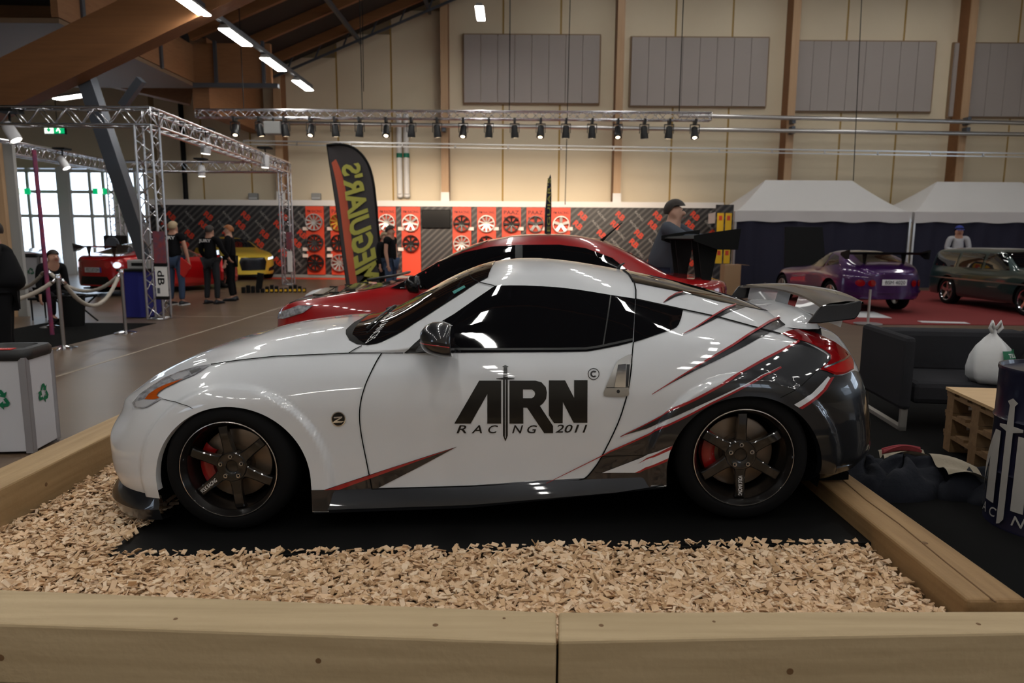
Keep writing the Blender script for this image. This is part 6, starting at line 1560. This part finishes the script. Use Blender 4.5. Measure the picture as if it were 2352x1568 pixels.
end('rear_bumper',[(-.78,.42),(.78,.42),(.78,.47),(-.78,.47)],'paint_purple',False,.03)
gt_wing(t,3.55,1.20,.92,.86,.25,m='black_matte',posts=(.42,),plate=True)
hb=MB(); hb.prism([(-.55,0),(.55,0),(.5,1.05),(-.5,1.05)],-.02,.02,'x'); ho=hb.build('bonnet','black_matte',t,bevel=.01); ho.location=(.25,0,.78); ho.rotation_euler=(0,R(-12),0)
# ---- dark green estate
sp=dict(L=4.7,W=.86,top=[(0,.62),(.08,.78),(.5,.84),(1.35,.92),(1.9,1.22),(2.2,1.31),(3.2,1.34),(4.2,1.31),(4.5,1.18),(4.7,.92)],belt=[(0,.56),(.1,.72),(1.3,.83),(4.7,.86)],bot=[(0,.2),(4.7,.22)],wheels=[(.92,.31),(3.55,.31)],wc=.66,n=12,rim='chrome')
w1=onz(2172,698,0); ang=R(90); nose_y=w1[1]-3.55
t,side,end,bv=gcar('estate_car','dark green estate car at the right edge on the red carpet',sp,'paint_green',(w1[0]+.83,nose_y),ang,.012)
for a_,b_ in ((1.55,2.35),(2.45,3.25),(3.35,4.25)): side('window',[(a_,.88),(a_+(.35 if a_<2 else 0),1.20),(b_-(0 if b_<4 else .08),1.22),(b_,.89)],'tinted_glass',.008,.06)
end('windshield',[(-.65,.94),(.65,.94),(.56,1.25),(-.56,1.25)],'tinted_glass'); side('chrome_strip',[(.3,.60),(4.4,.60),(4.4,.63),(.3,.63)],'satin_chrome',.008,.1)
# ---- red car behind the man with the grey hoodie
sp=dict(L=4.4,W=.9,top=[(0,.62),(.1,.74),(.6,.85),(1.4,.98),(2.0,1.30),(2.5,1.42),(3.2,1.38),(3.9,1.10),(4.4,.95)],belt=[(0,.55),(.5,.78),(2,.92),(4.4,.92)],bot=[(0,.2),(4.4,.22)],wheels=[(.85,.33),(3.5,.33)],wc=.6,n=8)
c=ony(1450,560,14.5)
t,side,end,bv=gcar('coupe_car','red car with dark roof glass behind the grey hooded man',sp,'paint_red_candy',(c[0]+.2,13.2),R(118),.10)
end('windshield',[(-.64,1.0),(.64,1.0),(.54,1.34),(-.54,1.34)],'tinted_glass'); side('window',[(1.6,1.0),(2.1,1.2),(2.5,1.29),(3.1,1.26),(3.5,1.05)],'tinted_glass')
gt_wing(t,3.7,1.28,1.0,.7,.25,posts=(.4,))
# ---- white car at the far left
sp=dict(L=4.3,W=.9,top=[(0,.7),(.1,.85),(.8,1.0),(1.4,1.1),(2.0,1.5),(3.5,1.55),(4.1,1.4),(4.3,1.0)],belt=[(0,.65),(.5,.9),(2,1.0),(4.3,1.0)],bot=[(0,.25),(4.3,.25)],wheels=[(.85,.36),(3.45,.36)],wc=.64,n=8,arch=.42)
c=ony(88,600,23.2)
t,side,end,bv=gcar('hatchback','white car half hidden by the pier in front of the bright windows',sp,'paint_white',(c[0],24.2),R(186),.0)
side('window',[(1.6,1.08),(2.1,1.36),(3.4,1.42),(3.8,1.2),(3.75,1.08)],'tinted_glass')
# ================================================================ people
mat('skin',(.42,.22,.15),.55); mat('skin_pale',(.50,.29,.21),.55); mat('cloth_black',(.006,.006,.007),.9,spec=.15); mat('denim',(.045,.075,.14),.9,noise=(5,.8,(1,1,.5),(.02,.035,.07))); mat('cloth_dark',(.012,.013,.016),.9)
mat('hoodie_grey',(.075,.085,.105),.95,spec=.1,bump=(60,.2)); mat('hair_dark',(.02,.013,.01),.6); mat('hair_ginger',(.28,.09,.025),.6); mat('hair_blond',(.30,.22,.13),.6); mat('cap_blue',(.02,.035,.22),.8); mat('shirt_pale',(.38,.38,.40),.85); mat('shoe_dark',(.012,.014,.02),.6); mat('shoe_sole',(.6,.6,.6),.6); mat('folder_red',(.55,.025,.02),.5); mat('eye_dark',(.01,.01,.01),.3)
def skin_obj(name,verts,edges,m,parent,root=0,sub=2):
    """verts: list of (xyz,radius)"""
    bm=bmesh.new(); lay=bm.verts.layers.skin.verify(); vs=[]
    for p,r_ in verts:
        v=bm.verts.new(p); v[lay].radius=(r_,r_) if not isinstance(r_,tuple) else r_; vs.append(v)
    vs[root][lay].use_root=True
    for a,b in edges: bm.edges.new((vs[a],vs[b]))
    me=bpy.data.meshes.new(name); bm.to_mesh(me); bm.free(); me.materials.append(M[m])
    o=bpy.data.objects.new(name,me); col.objects.link(o); o.parent=parent
    k=o.modifiers.new('skin','SKIN'); k.use_smooth_shade=True; k.branch_smoothing=.6
    s_=o.modifiers.new('sub','SUBSURF'); s_.levels=sub; s_.render_levels=sub
    return o
def person(label,loc_,rz,H=1.78,arms=None,legs=None,lean=(0,0),shirt='cloth_black',sleeve=1.0,pants='denim',hair='hair_dark',headturn=0,z0=0,seat=False,cap=None,sk='skin',text=None,drop=0,shoes=True,bulk=1.):
    k=H/1.78; t=thing('person',label,'person',(loc_[0],loc_[1],z0),rz)
    lx,ly=lean
    V3=lambda x,y,z:np.array((x,y,z))*k
    pel=V3(0,0,.96-drop); spi=V3(lx*.3,ly*.3,1.14-drop); che=V3(lx*.75,ly*.75,1.33-drop); nec=V3(lx,ly,1.47-drop); hb=V3(lx*1.05,ly*1.05-.012,1.535-drop); hm=V3(lx*1.08,ly*1.08-.02,1.61-drop); ht=V3(lx*1.09,ly*1.09-.01,1.685-drop)
    sh=[che+V3(s_*.185,0,.112) for s_ in (-1,1)]
    arms=arms or [((-.05,.0,-.28),(-.02,-.06,-.25)),((.05,.0,-.28),(.02,-.06,-.25))]
    el=[sh[i]+V3(*arms[i][0]) for i in (0,1)]; wr=[el[i]+V3(*arms[i][1]) for i in (0,1)]
    legs=legs or [((-.10,0,.92),(-.12,-.01,.50),(-.13,.03,.085)),((.10,0,.92),(.12,-.01,.50),(.13,.03,.085))]
    L=[[V3(*p)-V3(0,0,0) for p in legs[i]] for i in (0,1)]
    ct,st=math.cos(headturn),math.sin(headturn)
    def hd(x,y,z): return hm+V3(x*ct-y*st,x*st+y*ct,z)
    verts=[(pel,.11*k),(spi,.10*k),(che,.105*k),(nec,.066*k),(hb,.074*k),(hm,.090*k),(ht,.070*k)]; edges=[(0,1),(1,2),(2,3),(3,4),(4,5),(5,6)]
    def add(p,r_,par): verts.append((p,r_*k)); edges.append((par,len(verts)-1)); return len(verts)-1
    add(hd(0,-.108,-.02),.012,5)
    for s_ in (-1,1): add(hd(s_*.094,.01,-.015),.014,5)
    for i in (0,1):
        a=add(nec*.5+sh[i]*.5-V3(0,0,.01),.048,3); a=add(sh[i],.048,a); b=add((sh[i]+el[i])/2,.045,a); b=add(el[i],.042,b); c=add((el[i]+wr[i])/2,.038,b); c=add(wr[i],.027,c)
        d=wr[i]-el[i]; d/=np.linalg.norm(d); sd=np.cross(d,[0,0,1.]); 
        if np.linalg.norm(sd)<.3: sd=np.array((0,-1.,0))
        sd/=np.linalg.norm(sd); nn=np.cross(sd,d)
        pm=add(wr[i]+d*.055*k,.030,c)
        for f,(off,ln) in enumerate(((-.028,.06),(-.010,.072),(.010,.068),(.026,.052))):
            q=add(wr[i]+d*(.095*k)+sd*off*k,.0095,pm); q=add(wr[i]+d*(.095+ln*.55)*k+sd*off*1.1*k+nn*.006*k,.0088,q); add(wr[i]+d*(.095+ln)*k+sd*off*1.1*k+nn*.020*k,.0075,q)
        th_=add(wr[i]+d*.05*k+sd*-.045*k,.011,pm); add(wr[i]+d*.085*k+sd*-.06*k+nn*.01*k,.009,th_)
    for i in (0,1):
        a=add(L[i][0],.080,0); b=add((L[i][0]+L[i][1])/2,.074,a); b=add(L[i][1],.056,b); c=add((L[i][1]*.6+L[i][2]*.4),.054,b); c=add(L[i][2],.038,c)
        toe=L[i][2]+V3(0,-.15,-.05); add(toe,.032,c)
    skin_obj('body',verts,edges,sk,t,0)
    # clothing
    sv=[(pel-V3(0,0,.02),.150*k*bulk),(spi,.140*k*bulk),(che,.152*k*(1+(bulk-1)*.7)),(nec,.078*k)]; se=[(0,1),(1,2),(2,3)]
    for i in (0,1):
        sv.append((nec*.5+sh[i]*.5+V3(0,0,-.005),.070*k)); se.append((3,len(sv)-1)); sv.append((sh[i],.088*k)); se.append((len(sv)-2,len(sv)-1)); sv.append(((sh[i]+el[i])/2,.070*k)); se.append((len(sv)-2,len(sv)-1))
        if sleeve>.5: sv.append((el[i],.058*k)); se.append((len(sv)-2,len(sv)-1)); sv.append((wr[i]*.92+el[i]*.08,.042*k)); se.append((len(sv)-2,len(sv)-1))
    skin_obj('shirt',sv,se,shirt,t)
    pv=[(pel,.142*k)]; pe=[]
    for i in (0,1):
        par=0
        for p,r_ in ((L[i][0],.098),((L[i][0]+L[i][1])/2,.090),(L[i][1],.072),(L[i][1]*.5+L[i][2]*.5,.068),(L[i][2]+V3(0,0,.02),.058)):
            pv.append((p,r_*k)); pe.append((par,len(pv)-1)); par=len(pv)-1
    skin_obj('trousers',pv,pe,pants,t)
    if shoes:
        for i in (0,1):
            a=L[i][2]; mb=MB(); g=[]
            for y,w_,h_ in ((.085,.02,.05),(.07,.036,.085),(.0,.042,.10),(-.08,.046,.075),(-.16,.048,.055),(-.20,.035,.04),(-.215,.012,.025)):
                row=[]
                for q in range(13):
                    an=2*math.pi*q/12; row.append((a[0]+w_*k*math.cos(an),a[1]+y*k,max(a[2]-.085*k+.002,a[2]-.085*k+.004+h_*k*(.5+.5*math.sin(an)))))
                g.append(row)
            mb.grid(g); mb.add(g[0][:-1],[tuple(range(12))]); mb.add(g[-1][:-1],[tuple(range(12))]); so=mb.build('shoe','shoe_dark',t,smooth=True)
            MB().box((a[0]-.05*k,a[1]-.21*k,a[2]-.085*k),(a[0]+.05*k,a[1]+.085*k,a[2]-.065*k)).build('sole','shoe_sole' if pants=='denim' else 'black_matte',so)
    # hair cap
    def cap_mesh(nm,m,s0,zc,front=-.2):
        mb=MB(); g=[]
        for v in np.linspace(0,1,8):
            row=[]
            for a in np.linspace(0,2*math.pi,25):
                fr=math.cos(a-(-math.pi/2)); ph=(math.pi*.5+.35-(.75 if fr>.2 else .75*max(0,(fr+.4)/.6)))*v
                r_=s0; p=(r_*.93*math.sin(ph)*math.cos(a),r_*1.12*math.sin(ph)*math.sin(a)+.012,r_*1.1*math.cos(ph)+zc); row.append(hd(*p))
            g.append(row)
        mb.grid(g); return mb.build(nm,m,t,smooth=True)
    cap_mesh('hair',hair,.106,.018)
    if cap:
        co_=cap_mesh('cap',cap,.114,.03)
        mb=MB(); mb.grid([[hd(x,-.10-.09*math.sqrt(max(0,1-(x/.09)**2))*u,.052-.02*u) for x in np.linspace(-.088,.088,9)] for u in (0,.5,1)]); mb.build('cap_peak',cap,t,smooth=True)
    for s_ in (-1,1):
        mb=MB(); c=hd(s_*.033,-.083,.012); mb.lathe([(0.0,-.008),(.007,-.005),(.009,0),(.007,.005),(0,.008)],8,'z',tuple(c)); mb.build('eye','eye_dark',t,smooth=True)
    mb=MB(); mb.bar(hd(-.025,-.090,-.062),hd(.025,-.090,-.062),.008,.008); mb.build('mouth','lining_red',t)
    if text:
        vs,fs,sz=text_mesh(text,0,.03); wd=.30*k; hh=.085*k; P=[]
        for a,b in (vs-sz/2)/sz: P.append((-a*wd,.0,b*hh))
        y=che[1]+.152*k+.03
        MB().add([(x+che[0],y-.5*x*x*4*.15,z_+che[2]+.06*k) for x,_,z_ in P],fs).build('back_lettering','white_print',t,recalc=False)
    t['_w']=0; del t['_w']
    return t,dict(wr=wr,el=el,k=k,hm=hm)
# jury
p=onz(408,700,0)
t,i_=person('juror in black polo and blue jeans holding a red folder, seen from behind',(p[0],p[1]),R(172),1.86,arms=[((-.07,.0,-.28),(-.03,-.04,-.25)),((.07,.02,-.27),(.0,-.10,-.22))],sleeve=.4,text='JURY',cap=None,hair='hair_blond')
p=onz(490,697,0)
person('juror in black pullover and dark trousers with short brown hair, back turned',(p[0],p[1]),R(168),1.78,pants='cloth_dark',text='JURY',arms=[((-.09,-.05,-.26),(-.03,-.16,-.17)),((.08,-.03,-.27),(-.02,-.15,-.18))])
p=onz(534,690,0)
person('ginger haired person in black looking left beside the gold car',(p[0],p[1]),R(-80),1.80,pants='cloth_black',hair='hair_ginger',sk='skin_pale')
# folder in the first juror's hand
wl=t.matrix_basis@Vector(i_['wr'][0]) if False else None
mwt=Matrix.Translation((t.location))@Matrix.Rotation(R(172),4,'Z'); h0=mwt@Vector(i_['wr'][0]); h1=mwt@Vector(i_['wr'][1])
hr=h0 if h0.x>h1.x else h1
o=MB().box((-.15,-.01,-.22),(.15,.01,.10)).build('folder','folder_red'); o.location=(hr.x-.06,hr.y-.10,hr.z-.08); o.rotation_euler=(0,R(38),R(-12)); tag(o,"red folder held at the first juror's hip",'folder')
# visitors by the flag
p=onz(898,690,0)
person('man in black t-shirt and jeans looking right behind the feather flag',(ony(897,600,15.8)[0],15.8),R(75),1.80,sleeve=.4)
person('grey haired visitor in dark clothes half hidden behind the feather flag',(ony(882,600,16.6)[0],16.7),R(60),1.66,hair='hair_blond',pants='cloth_black')
# man in the grey hoodie leaning on the wing
HY=8.66
x=ony(1522,560,HY)[0]
person('man in grey hoodie reaching out over the wing of the red sedan',(x,HY),R(62),2.03,arms=[((-.03,-.25,-.11),(.02,-.22,.0)),((.02,-.25,-.11),(.0,-.22,.02))],lean=(0,-.10),shirt='hoodie_grey',pants='denim',hair='hair_dark',sk='skin_pale',bulk=1.3,z0=0)
# man with a blue cap beyond the estate
x=ony(2202,540,19.)[0]
person('man with blue cap and pale shirt standing behind the green estate car',(x,19.),R(-20),1.90,arms=[((-.06,-.04,-.26),(.14,-.16,-.02)),((.06,-.04,-.26),(-.14,-.16,-.04))],shirt='shirt_pale',pants='cloth_dark',cap='cap_blue',z0=.012)
# seated people at the left edge
sit=[((-.10,-.02,.47),(-.14,-.42,.46),(-.14,-.40,.085)),((.10,-.02,.47),(.14,-.42,.46),(.14,-.40,.085))]
def stool(loc_,lb):
    t=thing('chair',lb,'chair',loc_); MB().box((-.22,-.22,.36),(.22,.22,.40)).build('seat','black_matte',t,bevel=.01); MB().box((-.22,.18,.40),(.22,.22,.62)).build('backrest','black_matte',t,bevel=.01)
    for a in (-.18,.18):
        for b in (-.18,.18): MB().tube([(a,b,0),(a,b,.36)],.013,6).build('leg','black_matte',t)
x=ony(8,700,7.3)[0]
person('bulky person in a black coat cut off by the left edge beside the rope',(x,7.3),R(-60),1.72,shirt='coat_black' if 'coat_black' in M else 'cloth_black',pants='cloth_black',lean=(-.10,-.05),bulk=1.75)
x=ony(92,680,12.6)[0]
person('seated dark haired person in black bending forward behind the rear rope post',(x,12.8),R(60),1.75,legs=sit,drop=.46,shirt='cloth_black',pants='cloth_black',lean=(0,-.28))
stool((x,12.8,0),'black chair under the bending person behind the rope post')
